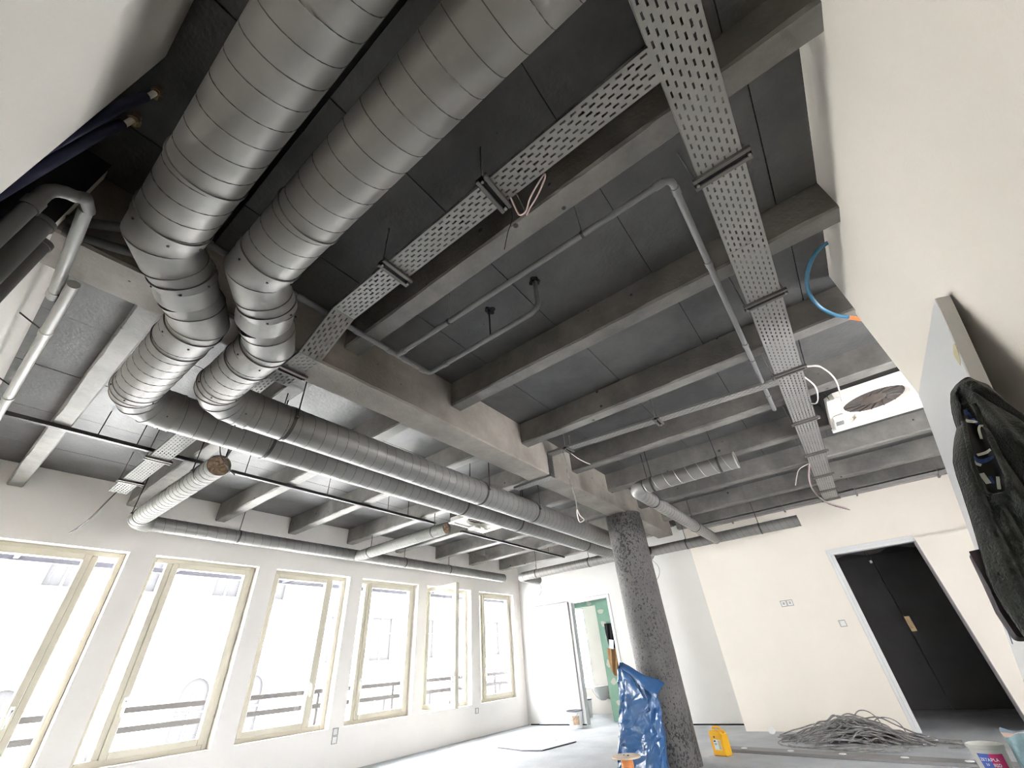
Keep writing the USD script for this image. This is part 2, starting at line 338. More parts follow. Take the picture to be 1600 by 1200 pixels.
def panels(xs, ys, seed):
    r = random.Random(seed)
    for (y0, y1) in ys:
        cuts = [xs[0]] + [x + r.uniform(-0.05, 0.05) for x in xs[1:-1]] + [xs[-1]]
        for a, b in zip(cuts, cuts[1:]):
            dz = r.uniform(0, 0.003)
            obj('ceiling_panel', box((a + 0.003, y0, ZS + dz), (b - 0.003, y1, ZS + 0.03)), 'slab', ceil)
lb = list(zip([-0.7] + [y + 0.124 for y in LJ], LJ + [8.73]))
panels([XW, -5.72, -4.95, -4.16, -3.42, -2.36], lb, 3)
rb = list(zip([-0.7] + [y + 0.128 for y in RJ], RJ + [8.73]))
panels([-2.13, -1.72, -0.97, -0.21, 0.52, XR + 0.02], rb[:3], 4)
panels([-2.13, -1.72, -0.97, -0.21, 0.52, 1.27, 2.02, 3.05], rb[3:], 5)

def rough_bar(x0, x1, y0, y1, z0, z1, seed, amp=0.006):
    n = int((y1 - y0) / 0.06); ys = np.linspace(y0, y1, n); P = np.zeros((n, 8, 3)); c = 0.012
    prof = [(x0, z1), (x0, z0 + c), (x0 + c, z0), ((x0 + x1) / 2, z0), (x1 - c, z0), (x1, z0 + c), (x1, z0 + (z1 - z0) / 2), (x1, z1)]
    for k, (a, b) in enumerate(prof): P[:, k] = np.stack([np.full(n, a), ys, np.full(n, b)], 1)
    q = meshkit.fbm(P.reshape(-1, 3) * 5 + seed, 3).reshape(n, 8) - 0.5
    P[:, 1:7, 2] += q[:, 1:7] * amp * 3; P[:, 1:7, 0] += q[:, 1:7] * amp * 2
    v, f = grid(P, close_u=True)
    ends = np.array([[k0, k1, k2] for e in (0, (n - 1) * 8) for k0, k1, k2 in [(e, e + k, e + k + 1) for k in range(1, 7)]])
    return v, np.vstack([f, ends])
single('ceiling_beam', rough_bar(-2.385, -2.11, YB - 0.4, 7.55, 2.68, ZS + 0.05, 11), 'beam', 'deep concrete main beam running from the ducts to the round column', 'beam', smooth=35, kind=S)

# round column with worn pitted concrete
zc = np.linspace(0, 2.70, 60); ac = np.arange(64) * 2 * PI / 64
Pc = np.stack([np.broadcast_to(np.cos(ac), (60, 64)), np.broadcast_to(np.sin(ac), (60, 64)), np.broadcast_to(zc[:, None], (60, 64))], -1).copy()
rr = 0.25 + 0.010 * (meshkit.fbm(Pc * np.array([1.0, 1.0, 2.0]) * 2.5, 4, 5) - 0.5)
Pc[..., 0] = -2.25 + rr * Pc[..., 0]; Pc[..., 1] = 5.80 + rr * Pc[..., 1]
single('column', grid(Pc, close_u=True), 'column', 'round dark grey pitted concrete column standing under the main beam', 'column', smooth=True, kind=S)

# window wall: sill band, head band and piers, 0.2 m deep reveals
WY = [(0.06, 1.26), (1.51, 2.70), (2.94, 4.14), (4.37, 5.59), (5.80, 7.03), (7.29, 8.49)]
Z0, Z1 = 0.48, 2.38
xo = XW - 0.24
wl = [box((xo, -0.6, 0), (XW, 9.0, Z0)), box((xo, -0.6, Z1), (XW, 9.0, ZS + 0.05)), box((xo, -0.6, Z0), (XW, WY[0][0], Z1)), box((xo, WY[-1][1], Z0), (XW, 9.0, Z1))]
for a, b in zip(WY, WY[1:]): wl.append(box((xo, a[1], Z0), (XW, b[0], Z1)))
single('wall_left', cat(*wl), 'white', 'white plastered window wall with six deep window openings', 'wall', kind=S)
# wall beside and behind the camera, open at the pipe recess
single('wall_back', cat(box((-6.62, YB - 0.3, 0), (-2.02, YB, ZS + 0.03)), box((-1.34, YB - 0.3, 0), (1.2, YB, ZS + 0.03))), 'warm', 'white wall on both sides of the dark pipe recess', 'wall', kind=S)
obj_r = thing('wall_recess', 'black painted pipe recess between the white walls', 'wall', kind=S)
obj('back_lining', box((-2.1, YB - 0.45, 0), (-1.3, YB - 0.40, ZS + 0.03)), 'recess', obj_r)
obj('side_lining', box((-1.352, YB - 0.42, 0), (-1.342, YB - 0.02, ZS + 0.03)), 'recess', obj_r)
obj('side_lining', box((-2.022, YB - 0.42, 0), (-2.008, YB + 0.002, ZS + 0.03)), 'recess', obj_r)
# right wall: lower lining stops just under the joists, plaster strip above is set back
single('wall_right', cat(box((XR, -0.5, 0), (1.2, 2.966, 2.74)), box((XR + 0.012, -0.5, 2.74), (1.2, 2.966, ZS + 0.03))), 'cream', 'cream white wall at right that ends beside the leaning door leaf', 'wall', kind=S)
# far wall with the washroom opening
DX0, DX1, DZ = -5.0, -4.12, 2.06
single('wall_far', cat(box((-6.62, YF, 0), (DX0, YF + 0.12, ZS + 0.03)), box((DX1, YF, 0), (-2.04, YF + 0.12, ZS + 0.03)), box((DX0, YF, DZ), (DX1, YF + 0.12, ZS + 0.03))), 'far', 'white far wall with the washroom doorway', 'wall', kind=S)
# entrance wall, corridor behind it and the panel right of the opening
EX0, EX1, EZ = -0.03, 0.95, 2.05
single('wall_entrance', cat(box((-2.04, YE, 0), (EX0, YE + 0.15, ZS + 0.03)), box((-2.04, YE + 0.15, 0), (-1.92, YF + 0.12, ZS + 0.03)), box((EX0, YE, EZ), (3.05, YE + 0.15, ZS + 0.03)), box((EX1, YE, 0), (3.05, YE + 0.15, EZ))), 'cream', 'cream wall with the entrance opening and light switches', 'wall', kind=S)
single('wall_panel', box((EX1, YE - 0.10, 0), (3.0, YE, 2.075)), 'cream', 'cream lower wall lining right of the dark entrance', 'wall', kind=S)
co = thing('wall_corridor', 'grey rendered corridor behind the entrance opening', 'wall', kind=S)
obj('side_wall', box((EX0 - 0.72, YE + 0.15, 0), (EX0 - 0.60, 10.5, 2.6)), 'corridor', co)
obj('side_wall', box((1.55, YE + 0.15, 0), (1.67, 10.5, 2.6)), 'corridor', co)
obj('end_wall', box((EX0 - 0.7, 10.42, 0), (1.67, 10.54, 2.6)), 'corridor', co)
obj('reveal', box((EX1 - 0.006, YE - 0.101, 0), (EX1 + 0.001, YE + 0.155, EZ - 0.009)), 'corridor', co)
obj('soffit', box((EX0 - 0.7, YE + 0.15, 2.55), (1.67, 10.54, 2.65)), 'corridor', co)
# side bay on the right: near wall, outer wall with a high window
single('wall_bay', cat(box((1.2, 2.84, 0), (3.05, 2.96, ZS + 0.03)), box((3.05, 2.84, 2.90), (3.17, 8.8, ZS + 0.03)), box((3.05, 2.84, 0), (3.17, 3.35, 2.90)), box((3.05, 4.25, 0), (3.17, 8.8, 2.90))), 'white', 'white outer wall of the side bay', 'wall', kind=S)
# washroom behind the far wall
single('wall_washroom', cat(box((-6.62, 10.4, 0), (-6.15, 10.5, 2.6)), box((-5.62, 10.4, 0), (-3.0, 10.5, 2.6)), box((-6.15, 10.4, 2.12), (-5.62, 10.5, 2.6)), box((-6.15, 10.4, 0), (-5.62, 10.5, 0.45)), box((-6.62, 8.85, 0), (-6.52, 10.5, 2.6)), box((-3.1, 8.85, 0), (-3.0, 10.5, 2.6)), box((-6.62, 8.85, 2.6), (-3, 10.5, 2.7))), 'white', 'white washroom walls seen through the far doorway', 'wall', kind=S)
gw = thing('wall_partition', 'green moisture resistant gypsum partition with filled joints', 'wall', kind=S)
obj('gypsum_panel', box((-4.69, 9.25, 0), (-4.10, 9.33, 2.6)), 'green', gw)
obj('gypsum_panel', box((-4.09, 9.25, 0), (-3.1, 9.33, 2.6)), 'green', gw)
obj('header_panel', box((-6.52, 9.25, 2.00), (-4.69, 9.33, 2.6)), 'green', gw)
for k, (x, z, a, b) in enumerate([(-4.58, 1.86, .07, .05), (-4.56, 1.62, .06, .06), (-4.52, 1.38, .05, .04), (-4.60, 0.92, .05, .06), (-4.55, 0.62, .06, .05), (-4.50, 1.10, .05, .03), (-4.52, 0.28, .05, .05), (-4.35, 1.75, .03, .9), (-4.84, 2.05, .06, .04)]):
    w = [(x + a * math.cos(t) * (1 + .2 * math.sin(3 * t + k)), z + b * math.sin(t) * (1 + .2 * math.cos(2 * t + k))) for t in np.arange(19) * 2 * PI / 18]
    P = np.array([[[px, 9.248, pz] for px, pz in w], [[x, 9.248, z]] * 19])
    obj('joint_filler', slab_of(P, (0, 0.003, 0)), 'filler', gw)
bb = [box((XW, -0.3, 0), (XW + 0.02, 8.73, 0.012)), box((-6.3, YF - 0.015, 0), (DX0, YF, 0.02)), box((DX1, YF - 0.015, 0), (-2.04, YF, 0.02))]
single('baseboard_left', bb[0], 'board', 'rough screed edge strip along the foot of the window wall', 'skirting', kind=S)
single('baseboard_far', cat(bb[1], bb[2]), 'gap', 'dark expansion strip along the foot of the far wall', 'skirting', kind=S)

# ------------------------------------------------------------------ windows
def bar(a, b, c=0.006): return cbox(a, b, c)
ordinal = ['nearest', 'second nearest', 'third', 'fourth', 'fifth', 'farthest']
for i, (y0, y1) in enumerate(WY):
    w = thing(f'window_{i+1}', f'beige framed tall window, {ordinal[i]} from the camera' + (', its sash standing open' if i == 4 else ''), 'window', (XW - 0.15, (y0 + y1) / 2, Z0), kind=S)
    x0, x1 = XW - 0.20, XW - 0.125
    t = 0.055
    right_big = i % 2 == 1
    ym = (y0 + 0.17) if right_big else (y1 - 0.28)          # mullion start
    if i == 4: ym = y1 - 0.36
    fr = [bar((x0, y0 + t, Z0), (x1 - .001, y1 - t, Z0 + t), .002), bar((x0, y0 + t, Z1 - t), (x1 - .001, y1 - t, Z1), .002), bar((x0, y0, Z0), (x1, y0 + t, Z1)), bar((x0, y1 - t, Z0), (x1, y1, Z1)), bar((x0, ym, Z0 + t), (x1 - .002, ym + 0.06, Z1 - t))]
    obj('frame', cat(*fr), 'frame', w)
    if right_big: sa, sb, pa, pb = ym + 0.06, y1 - t, y0 + t, ym
    else: sa, sb, pa, pb = y0 + t, ym, ym + 0.06, y1 - t
    obj('fixed_pane', box((x0 + 0.03, pa, Z0 + t), (x0 + 0.042, pb, Z1 - t)), 'glass', w)
    s0, s1, st = x0 + 0.012, x1 + 0.018, 0.062
    za, zb = Z0 + t - 0.012, Z1 - t + 0.012
    parts = [bar((s0, sa + st, za), (s1 - .001, sb - st, za + st), .003), bar((s0, sa + st, zb - st), (s1 - .001, sb - st, zb), .003), bar((s0, sa, za), (s1, sa + st, zb)), bar((s0, sb - st, za), (s1, sb, zb))]
    pane = box((s0 + 0.03, sa + st, za + st), (s0 + 0.042, sb - st, zb - st))
    hy = (sa + st / 2) if right_big else (sb - st / 2)
    hz = 0.98
    hnd = cat(cbox((s1, hy - 0.016, hz - 0.04), (s1 + 0.012, hy + 0.016, hz + 0.04), 0.003), cbox((s1 + 0.012, hy - 0.009, hz - 0.12), (s1 + 0.045, hy + 0.009, hz - 0.10), 0.003),
              cbox((s1 + 0.03, hy - 0.010, hz - 0.11), (s1 + 0.045, hy + 0.010, hz + 0.02), 0.004), cbox((s1 + 0.005, hy - 0.009, hz - 0.005), (s1 + 0.045, hy + 0.009, hz + 0.015), 0.003))
    if i == 4:                                               # swung 90 degrees into the room about its near edge
        hinge = np.array([s1, sa, 0]); a = rotz(-PI / 2 * 1.0)
        swing = lambda m: xf(xf(m, t=-hinge), a, hinge)
        parts, pane, hnd = [swing(m) for m in parts], swing(pane), swing(hnd)
    sash = obj('sash', cat(*parts), 'frame', w)
    obj('pane', pane, 'glass', sash)
    obj('handle', hnd, 'handle', sash, label='white lever handle')

# ------------------------------------------------------------------ doors
d1 = thing('door_1', 'white washroom door leaf folded back against the far wall', 'door', (DX0, YF, 0), kind=S)
obj('casing', cat(cbox((DX0 - 0.06, YF - 0.014, 0), (DX0 + 0.01, YF + 0.13, DZ - 0.01)), cbox((DX1 - 0.01, YF - 0.014, 0), (DX1 + 0.05, YF + 0.13, DZ - 0.01)), cbox((DX0 - 0.06, YF - 0.0145, DZ - 0.01), (DX1 + 0.05, YF + 0.13, DZ + 0.05))), 'door_far', d1)
leaf1 = obj('leaf', cbox((-6.06, YF - 0.052, 0.02), (-5.072, YF - 0.006, 2.08), 0.003), 'door_far', d1)
obj('leaf_edge', box((-5.0715, YF - 0.050, 0.02), (-5.0615, YF - 0.008, 2.08)), 'door_edge', d1)
for z, r in ((1.06, 0.012), (0.975, 0.009)):
    obj('keyhole', tube([(-6.01, YF - 0.055, z), (-6.01, YF - 0.047, z)], r, 14), 'ink', leaf1)
d2 = thing('door_2', 'black double door at the end of the corridor', 'door', (0.45, 10.4, 0), kind=S)
obj('leaf', cbox((EX0 - 0.27, 10.37, 0.0), (0.484, 10.42, 2.22), 0.004), 'black_door', d2)
obj('leaf', cbox((0.494, 10.37, 0.0), (1.27, 10.42, 2.22), 0.004), 'black_door', d2)
obj('lock_plate', cat(cbox((0.497, 10.355, 1.02), (0.575, 10.372, 1.24), 0.003), cbox((0.515, 10.345, 1.07), (0.557, 10.357, 1.19), 0.003)), 'brass', d2)
# ragged black paint above the leaves
rag = [(x, 2.26 + 0.03 * math.sin(9 * x) + 0.03 * meshkit.noise(np.array([x * 9, 0.3, 0.1]))) for x in np.linspace(EX0 - 0.27, 1.27, 30)]
P = np.array([[[x, 10.412, 2.2] for x, z in rag], [[x, 10.412, float(z)] for x, z in rag]])
obj('paint_edge', slab_of(P, (0, 0.008, 0)), 'black_door', d2)
tr = thing('trim_1', 'white painted casing round the left and top of the entrance', 'door casing', (EX0, YE, 0), kind=S)
obj('jamb_casing', cat(cbox((EX0 - 0.075, YE - 0.012, 0), (EX0 - 0.03, YE, EZ + 0.075), 0.003), cbox((EX0 - 0.035, YE - 0.022, 0), (EX0 + 0.008, YE + 0.10, EZ - 0.008), 0.003)), 'white_door', tr)
obj('head_casing', cat(cbox((EX0 - 0.075, YE - 0.013, EZ + 0.03), (EX1, YE, EZ + 0.075), 0.003), cbox((EX0 - 0.035, YE - 0.0225, EZ - 0.008), (EX1, YE + 0.10, EZ + 0.035), 0.003)), 'white_door', tr)

# ================================================================== VENTILATION DUCTS
ZD = 2.545
def spiral(parent, p0, p1, r, seam=True, material='duct', pitch=0.092):
    s = obj('straight_section', tube([p0, p1], r, 40, caps=True), material, parent, smooth=40)
    if seam: obj('spiral_seam', helix(p0, p1, r, pitch), 'seam' if material == 'duct' else 'steel', s)
    return s
def gored(parent, pts, r, material='duct', seams=True):
    """bend of straight gores with standing seams at the joints"""
    e = obj('elbow', tube(pts, r, 40, caps=False, mitre=True), material, parent, smooth=32)
    p = np.asarray(pts, float)
    if seams:
        g = []
        for i in range(1, len(p) - 1):
            d = (p[i + 1] - p[i]) / np.linalg.norm(p[i + 1] - p[i]) + (p[i] - p[i - 1]) / np.linalg.norm(p[i] - p[i - 1])
            g.append(ring(p[i], d, r + 0.001, 0.005, 0.003, 40))
        if g: obj('gore_seam', cat(*g), 'duct', e)
    return e
def collar(parent, c, axis, r, w=0.05, material='duct', screws=True):
    k = obj('coupling', cat(ring(c, axis, r, w, 0.0035, 40), ring(np.asarray(c) - np.asarray(axis, float) * w / 2, axis, r, 0.008, 0.0065, 40)), material, parent, smooth=40)
    if screws:
        axis = np.asarray(axis, float) / np.linalg.norm(axis); u = np.cross(axis, [0, 0, 1.0]); u /= np.linalg.norm(u); d = np.array([0, 0, -1.0])
        for a in (0.45, 1.35, 2.4):
            q = math.cos(a) * u + math.sin(a) * d; b = np.asarray(c) + axis * w * 0.2
            obj('screw', tube([b + q * (r + 0.002), b + q * (r + 0.008)], 0.0045, 6), 'black', k)
def hanger(parent, c, axis, r, top=ZS, rods=2, material='rod', spread=None):
    """split clamp ring with threaded rods up to the slab"""
    c = np.asarray(c, float); h = obj('clamp_ring', ring(c, axis, r + 0.001, 0.022, 0.004, 36), 'black', parent, smooth=40)
    axis = np.asarray(axis, float) / np.linalg.norm(axis); u = np.cross(axis, [0, 0, 1.0])
    if rods == 1: obj('hanger_rod', tube([c + [0, 0, r], [c[0], c[1], top]], 0.005, 8), 'black', parent)
    else:
        for s in (-1, 1):
            b = c + u * s * (r + 0.012)
            obj('clamp_ear', cbox(b - [0.012, 0.012, 0.008], b + [0.012, 0.012, 0.008], 0.002), 'black', h)
            obj('hanger_rod', tube([b, [b[0], b[1], top]], 0.005, 8), 'black', parent)

RB = 0.125
def big_duct(y0, xa, xb, y1, xc, label, x_end, y_end):
    """straight along x, a double bend sideways, straight along x, an elbow and a run along y"""
    d = thing('spiral_duct', label, 'ventilation duct', (0.0, y0, ZD), group='pair of large spiral ducts')
    spiral(d, (3.0, y0, ZD), (xa + 0.09, y0, ZD), RB)
    k1 = [(xa + 0.09, y0, ZD), (xa, y0, ZD), (xa - 0.11, y0 + 0.075, ZD), (xa - 0.15, y0 + 0.12, ZD)]
    k2 = [(xb + 0.11, y1 - 0.105, ZD), (xb + 0.07, y1 - 0.06, ZD), (xb - 0.04, y1, ZD), (xb - 0.12, y1, ZD)]
    gored(d, k1, RB); gored(d, k2, RB)
    spiral(d, k1[-1], k2[0], RB, seam=False)
    spiral(d, k2[-1], (xc + 0.19, y1, ZD), RB)
    e = [np.array([xc, y1 + 0.19, ZD]) + 0.19 * np.array([math.sin(a), -math.cos(a), 0]) for a in (0.0, 0.32, 0.72, 1.12, 1.571)]
    e = [np.array([xc + 0.19, y1, ZD])] + [np.array([xc + 0.19 - 0.19 * math.sin(a), y1 + 0.19 - 0.19 * math.cos(a), ZD]) for a in (0.30, 0.75, 1.22)] + [np.array([xc, y1 + 0.19, ZD])]
    gored(d, e, RB)
    collar(d, (xa + 0.10, y0, ZD), (-1, 0, 0), RB); collar(d, np.array(k1[-1]) * .9 + np.array(k2[0]) * .1, (-0.75, 0.66, 0), RB, 0.035)
    collar(d, k2[-1], (-1, 0, 0), RB, 0.06); collar(d, (xc + 0.20, y1, ZD), (1, 0, 0), RB, 0.05); collar(d, (xc, y1 + 0.22, ZD), (0, -1, 0), RB, 0.07)
    obj('joint_band', ring((xa + 0.42, y0, ZD), (1, 0, 0), RB, 0.012, 0.006, 40), 'duct', d, smooth=40)
    obj('joint_band', ring((xb - 0.27, y1, ZD), (1, 0, 0), RB, 0.010, 0.005, 40), 'duct', d, smooth=40)
    spiral(d, (xc, y1 + 0.19, ZD), (xc, y_end, ZD), RB)
    return d
dA = big_duct(-0.012, -1.66, -2.04, 0.275, -3.12, 'large black spiral duct nearer the white wall at upper left, running along the beam', None, 7.36)
for y in (1.14, 3.29, 4.32, 6.12): hanger(dA, (-3.12, y, ZD), (0, 1, 0), RB, rods=2)
dB = big_duct(0.315, -1.56, -1.96, 0.585, -2.755, 'large black spiral duct nearer the cable tray, running closest beside the beam', None, 7.90)
for y in (1.09, 3.19, 4.15, 7.2): hanger(dB, (-2.755, y, ZD), (0, 1, 0), RB, rods=2)
obj('end_cap', tube([(-2.755, 7.89, ZD), (-2.755, 7.905, ZD)], RB + 0.004, 40), 'duct', dB, smooth=40)
# branch off the first duct at the far end
bl = thing('branch_duct', 'thin far branch duct turning back on itself near the last window', 'ventilation duct', (-4.2, 7.36, 2.5))
rb_ = 0.08
spiral(bl, (-3.0, 7.36, 2.5), (-5.2, 7.36, 2.5), rb_)
gored(bl, arc((-5.2, 7.50, 2.5), (0, -1, 0), (-1, 0, 0), 0.14, 5), rb_, seams=False)
spiral(bl, (-5.34, 7.50, 2.5), (-5.34, 8.05, 2.5), rb_)
hanger(bl, (-3.7, 7.36, 2.5), (1, 0, 0), rb_, rods=1); hanger(bl, (-4.9, 7.36, 2.5), (1, 0, 0), rb_, rods=1)
obj('end_cap', tube([(-5.34, 8.045, 2.5), (-5.34, 8.06, 2.5)], rb_ + 0.003, 30), 'duct', bl, smooth=40)
# branch to the right with a side take-off and an open stub
br = thing('branch_duct', 'black branch duct right of the column ending in an open horizontal stub', 'ventilation duct', (-1.2, 7.66, 2.5))
spiral(br, (-2.52, 7.66, 2.52), (-0.24, 7.66, 2.52), rb_)
gored(br, arc((-2.52, 7.56, 2.52), (0, 1, 0), (-1, 0, 0), 0.10, 4), rb_, seams=False)
spiral(br, (-1.47, 7.62, 2.50), (-1.47, 4.42, 2.50), 0.078, material='duct')
gored(br, arc((-1.34, 4.42, 2.50), (-1, 0, 0), (0, -1, 0), 0.13, 6), 0.078, seams=False)
st = obj('open_stub', hollow((-1.34, 4.29, 2.50), (-0.40, 4.29, 2.50), 0.078, 0.074, 36), 'duct', br, smooth=40)
obj('spiral_seam', helix((-1.34, 4.29, 2.50), (-0.41, 4.29, 2.50), 0.078, 0.12, 0.003), 'seam_light', st)
obj('rim', ring((-0.405, 4.29, 2.50), (1, 0, 0), 0.078, 0.014, 0.004, 36), 'seam_light', st)
obj('baffle', tube([(-0.75, 4.29, 2.50), (-0.74, 4.29, 2.50)], 0.074, 30), 'gap', st)
for c, ax in (((-1.25, 4.29, 2.5), (1, 0, 0)), ((-0.56, 4.29, 2.5), (1, 0, 0)), ((-1.47, 4.85, 2.5), (0, 1, 0)), ((-1.47, 6.48, 2.5), (0, 1, 0))): hanger(br, c, ax, 0.078, rods=1)
for x in (-1.95, -0.78): hanger(br, (x, 7.66, 2.52), (1, 0, 0), rb_, rods=1)
collar(br, (-1.47, 7.60, 2.5), (0, 1, 0), 0.078, 0.05, screws=False)
obj('end_cap', tube([(-0.25, 7.66, 2.52), (-0.235, 7.66, 2.52)], rb_ + 0.003, 30), 'duct', br, smooth=40)
# run along the window wall with two pale branches
wr = thing('window_duct', 'slim grey duct running above the windows with two pale spiral branches', 'ventilation duct', (-6.07, 4.0, 2.63))
xw_, zw_, rw_ = -6.07, 2.63, 0.082
spiral(wr, (xw_, 1.27, zw_), (xw_, 7.75, zw_), rw_, pitch=0.11)
obj('end_cap', tube([(xw_, 7.745, zw_), (xw_, 7.76, zw_)], rw_ + 0.003, 30), 'duct', wr, smooth=40)
gored(wr, arc((xw_ + 0.15, 1.27, zw_), (-1, 0, 0), (0, -1, 0), 0.15, 6), 0.094, 'duct_bare', seams=False)
def pale_branch(p0, p1, r, name_end=True):
    b = obj('branch_pipe', hollow(p0, p1, r, r - 0.004, 36), 'duct_bare', wr, smooth=40, label='pale unpainted spiral branch')
    obj('spiral_seam', helix(p0, p1, r, 0.085, 0.0028), 'steel', b)
    d = np.asarray(p1, float) - np.asarray(p0, float); d /= np.linalg.norm(d); q = np.asarray(p1, float) - d * 0.05
    r_ = np.random.default_rng(5); n = 26; a = np.arange(n) * 2 * PI / n; u = np.array([0, 1.0, 0]); w = np.array([0, 0, 1.0])
    P = np.stack([np.stack([q + d * (0.035 * (meshkit.noise(np.array([math.cos(t) * 3 * k, math.sin(t) * 3 * k, 1.7])) if k > 0 else .5)) + (r - 0.004) * k / 5 * (math.cos(t) * u + math.sin(t) * w) for t in a]) for k in range(6)])
    obj('plastic_plug', grid(P, close_u=True), 'label_brown', b, label='crumpled film closing the open end')
    return b
pale_branch((xw_ + 0.15, 1.12, zw_), (-3.97, 1.12, zw_ - 0.005), 0.094)
pale_branch((xw_ + 0.02, 3.99, zw_ - 0.02), (-4.05, 3.99, zw_ - 0.02), 0.078)
for x in (-4.25, -5.80): hanger(wr, (x, 1.12, zw_), (1, 0, 0), 0.094, rods=2)
for x in (-4.30, -5.72): hanger(wr, (x, 3.99, zw_ - 0.02), (1, 0, 0), 0.078, rods=1)
for y in (2.20, 4.95, 6.05): hanger(wr, (xw_, y, zw_), (0, 1, 0), rw_, rods=1)
cz = lambda pts, r, m, par, name='cable': obj(name, tube(smooth_path(pts), r, 6), m, par)
for k, p in enumerate([[(-4.02, 1.05, 3.1), (-4.02, 1.07, 2.9), (-3.99, 1.10, 2.74), (-3.90, 1.16, 2.60), (-3.78, 1.20, 2.50)], [(-3.94, 1.12, 3.1), (-3.96, 1.14, 2.9), (-3.98, 1.16, 2.72)], [(-3.88, 1.16, 3.1), (-3.91, 1.17, 2.9), (-3.96, 1.15, 2.69)]]):
    cz(p, 0.006, 'cable_grey', wr)

# ================================================================== CABLE TRAYS
def perforated(x0, x1, y0, y1, z, cols, along='y', th=0.002, pitch=0.05, slot=0.026, sw=0.008, lip=0.022, fr=None):
    """slotted tray bottom with folded edges: ribs, bridges and lips; along is the long axis"""
    L0, L1, W0, W1 = (y0, y1, x0, x1) if along == 'y' else (x0, x1, y0, y1)
    cw = (W1 - W0 - 0.012) / cols; V, Fb = [], []
    bx = []
    def b(l0, l1, w0, w1, za, zb): bx.append((l0, l1, w0, w1, za, zb))
    edge = W0
    for c in range(cols):
        m = W0 + 0.006 + cw * (c + 0.5)
        b(L0, L1, edge, m - sw / 2, z, z + th); edge = m + sw / 2
        s = L0 + 0.012 + (pitch / 2 if c % 2 else 0)
        b(L0, s, m - sw / 2, m + sw / 2, z, z + th)
        while s < L1 - 0.012:
            e = min(s + pitch, L1); b(min(s + slot, L1), e, m - sw / 2, m + sw / 2, z, z + th); s += pitch
        if s < L1: b(s, L1, m - sw / 2, m + sw / 2, z, z + th)
    b(L0, L1, edge, W1, z, z + th)
    b(L0, L1, W0, W0 + 0.002, z, z + lip); b(L0, L1, W1 - 0.002, W1, z, z + lip)
    A = np.array(bx); A = A[A[:, 1] - A[:, 0] > 1e-4]; n = len(A); P = np.zeros((n, 8, 3)); k = 0
    for kz in (4, 5):
        for ky in (2, 3):
            for kx in (0, 1):
                P[:, k] = np.stack([A[:, kx], A[:, ky], A[:, kz]] if along == 'x' else [A[:, ky], A[:, kx], A[:, kz]], 1); k += 1
    F = np.vstack([BF[:, [0, 1, 2]], BF[:, [0, 2, 3]]])
    return P.reshape(-1, 3), (F[None] + (np.arange(n) * 8)[:, None, None]).reshape(-1, 3)
def bracket(parent, c, along, half, z, top=ZS, rods=True):
    """a pair of channel bars under the tray, with rods at both ends; along = axis of the tray"""
    g, w, h = 0.011, 0.020, 0.020; a = half + 0.028
    bars = []
    for s in (-1, 1):
        if along == 'y': bars.append(cbox((c[0] - a, c[1] + s * (g + w / 2) - w / 2, z - h), (c[0] + a, c[1] + s * (g + w / 2) + w / 2, z), 0.002))
        else: bars.append(cbox((c[0] + s * (g + w / 2) - w / 2, c[1] - a, z - h), (c[0] + s * (g + w / 2) + w / 2, c[1] + a, z), 0.002))
    k = obj('bracket', cat(*bars), 'bracket', parent)
    web = cbox((c[0] - a, c[1] - g, z - h * 0.5), (c[0] + a, c[1] + g, z), 0.001) if along == 'y' else cbox((c[0] - g, c[1] - a, z - h * 0.5), (c[0] + g, c[1] + a, z), 0.001)
    obj('channel_web', web, 'gap', k)
    if rods:
        for s in (-1, 1):
            p = (c[0] + s * (half + 0.014), c[1]) if along == 'y' else (c[0], c[1] + s * (half + 0.014))
            r = obj('hanger_rod', tube([(*p, z - h - 0.006), (*p, top)], 0.004, 8), 'rod', parent)
            obj('nut', tube([(*p, z - h - 0.008), (*p, z - h)], 0.008, 6), 'rod', k)
T2 = thing('cable_tray', 'broad perforated cable tray running the length of the right bay', 'cable tray', (0.285, 4.0, 2.8))
for a, b in ((-0.55, 1.95), (1.952, 5.0), (5.002, 8.10)): obj('tray_bottom', perforated(0.187, 0.382, a, b, 2.80, 7), 'tray', T2)
for y in (1.41, 2.48, 3.52, 4.62, 5.67, 6.65, 7.45, 8.02): bracket(T2, (0.285, y), 'y', 0.098, 2.80)
T1 = thing('cable_tray', 'perforated cable tray crossing from the broad tray under the main beam', 'cable tray', (-0.8, 0.835, 2.8))
obj('tray_bottom', perforated(-1.76, 0.187, 0.768, 0.905, 2.80, 6, 'x'), 'tray', T1)
def slope_tray(xa, za, xb, zb, y0, y1, cols):
    L = math.hypot(xb - xa, zb - za); m = perforated(0, L, y0, y1, 0, cols, 'x'); v = np.array(m[0]); d = np.array([xb - xa, 0, zb - za]) / L; n = np.array([-d[2], 0, d[0]]); n = n if n[2] > 0 else -n
    return np.array([xa, 0, za]) + v[:, :1] * d + v[:, 1:2] * np.array([0, 1.0, 0]) + v[:, 2:3] * n, m[1]
obj('sloping_section', slope_tray(-1.76, 2.80, -2.06, 2.625, 0.768, 0.905, 6), 'tray', T1)
obj('tray_bottom', perforated(-2.44, -2.06, 0.768, 0.905, 2.625, 6, 'x'), 'tray_white', T1)
obj('sloping_section', slope_tray(-2.44, 2.625, -2.62, 2.79, 0.768, 0.905, 6), 'tray', T1)
obj('tray_bottom', perforated(-3.85, -2.62, 0.768, 0.905, 2.79, 6, 'x'), 'tray', T1)
for x in (-0.59, -1.285): bracket(T1, (x, 0.836), 'x', 0.070, 2.80)
bracket(T1, (-2.27, 0.836), 'x', 0.070, 2.625, top=2.70)
T3 = thing('cable_tray', 'pale perforated cable tray ending above the nearest window', 'cable tray', (-4.8, 0.81, 2.8))
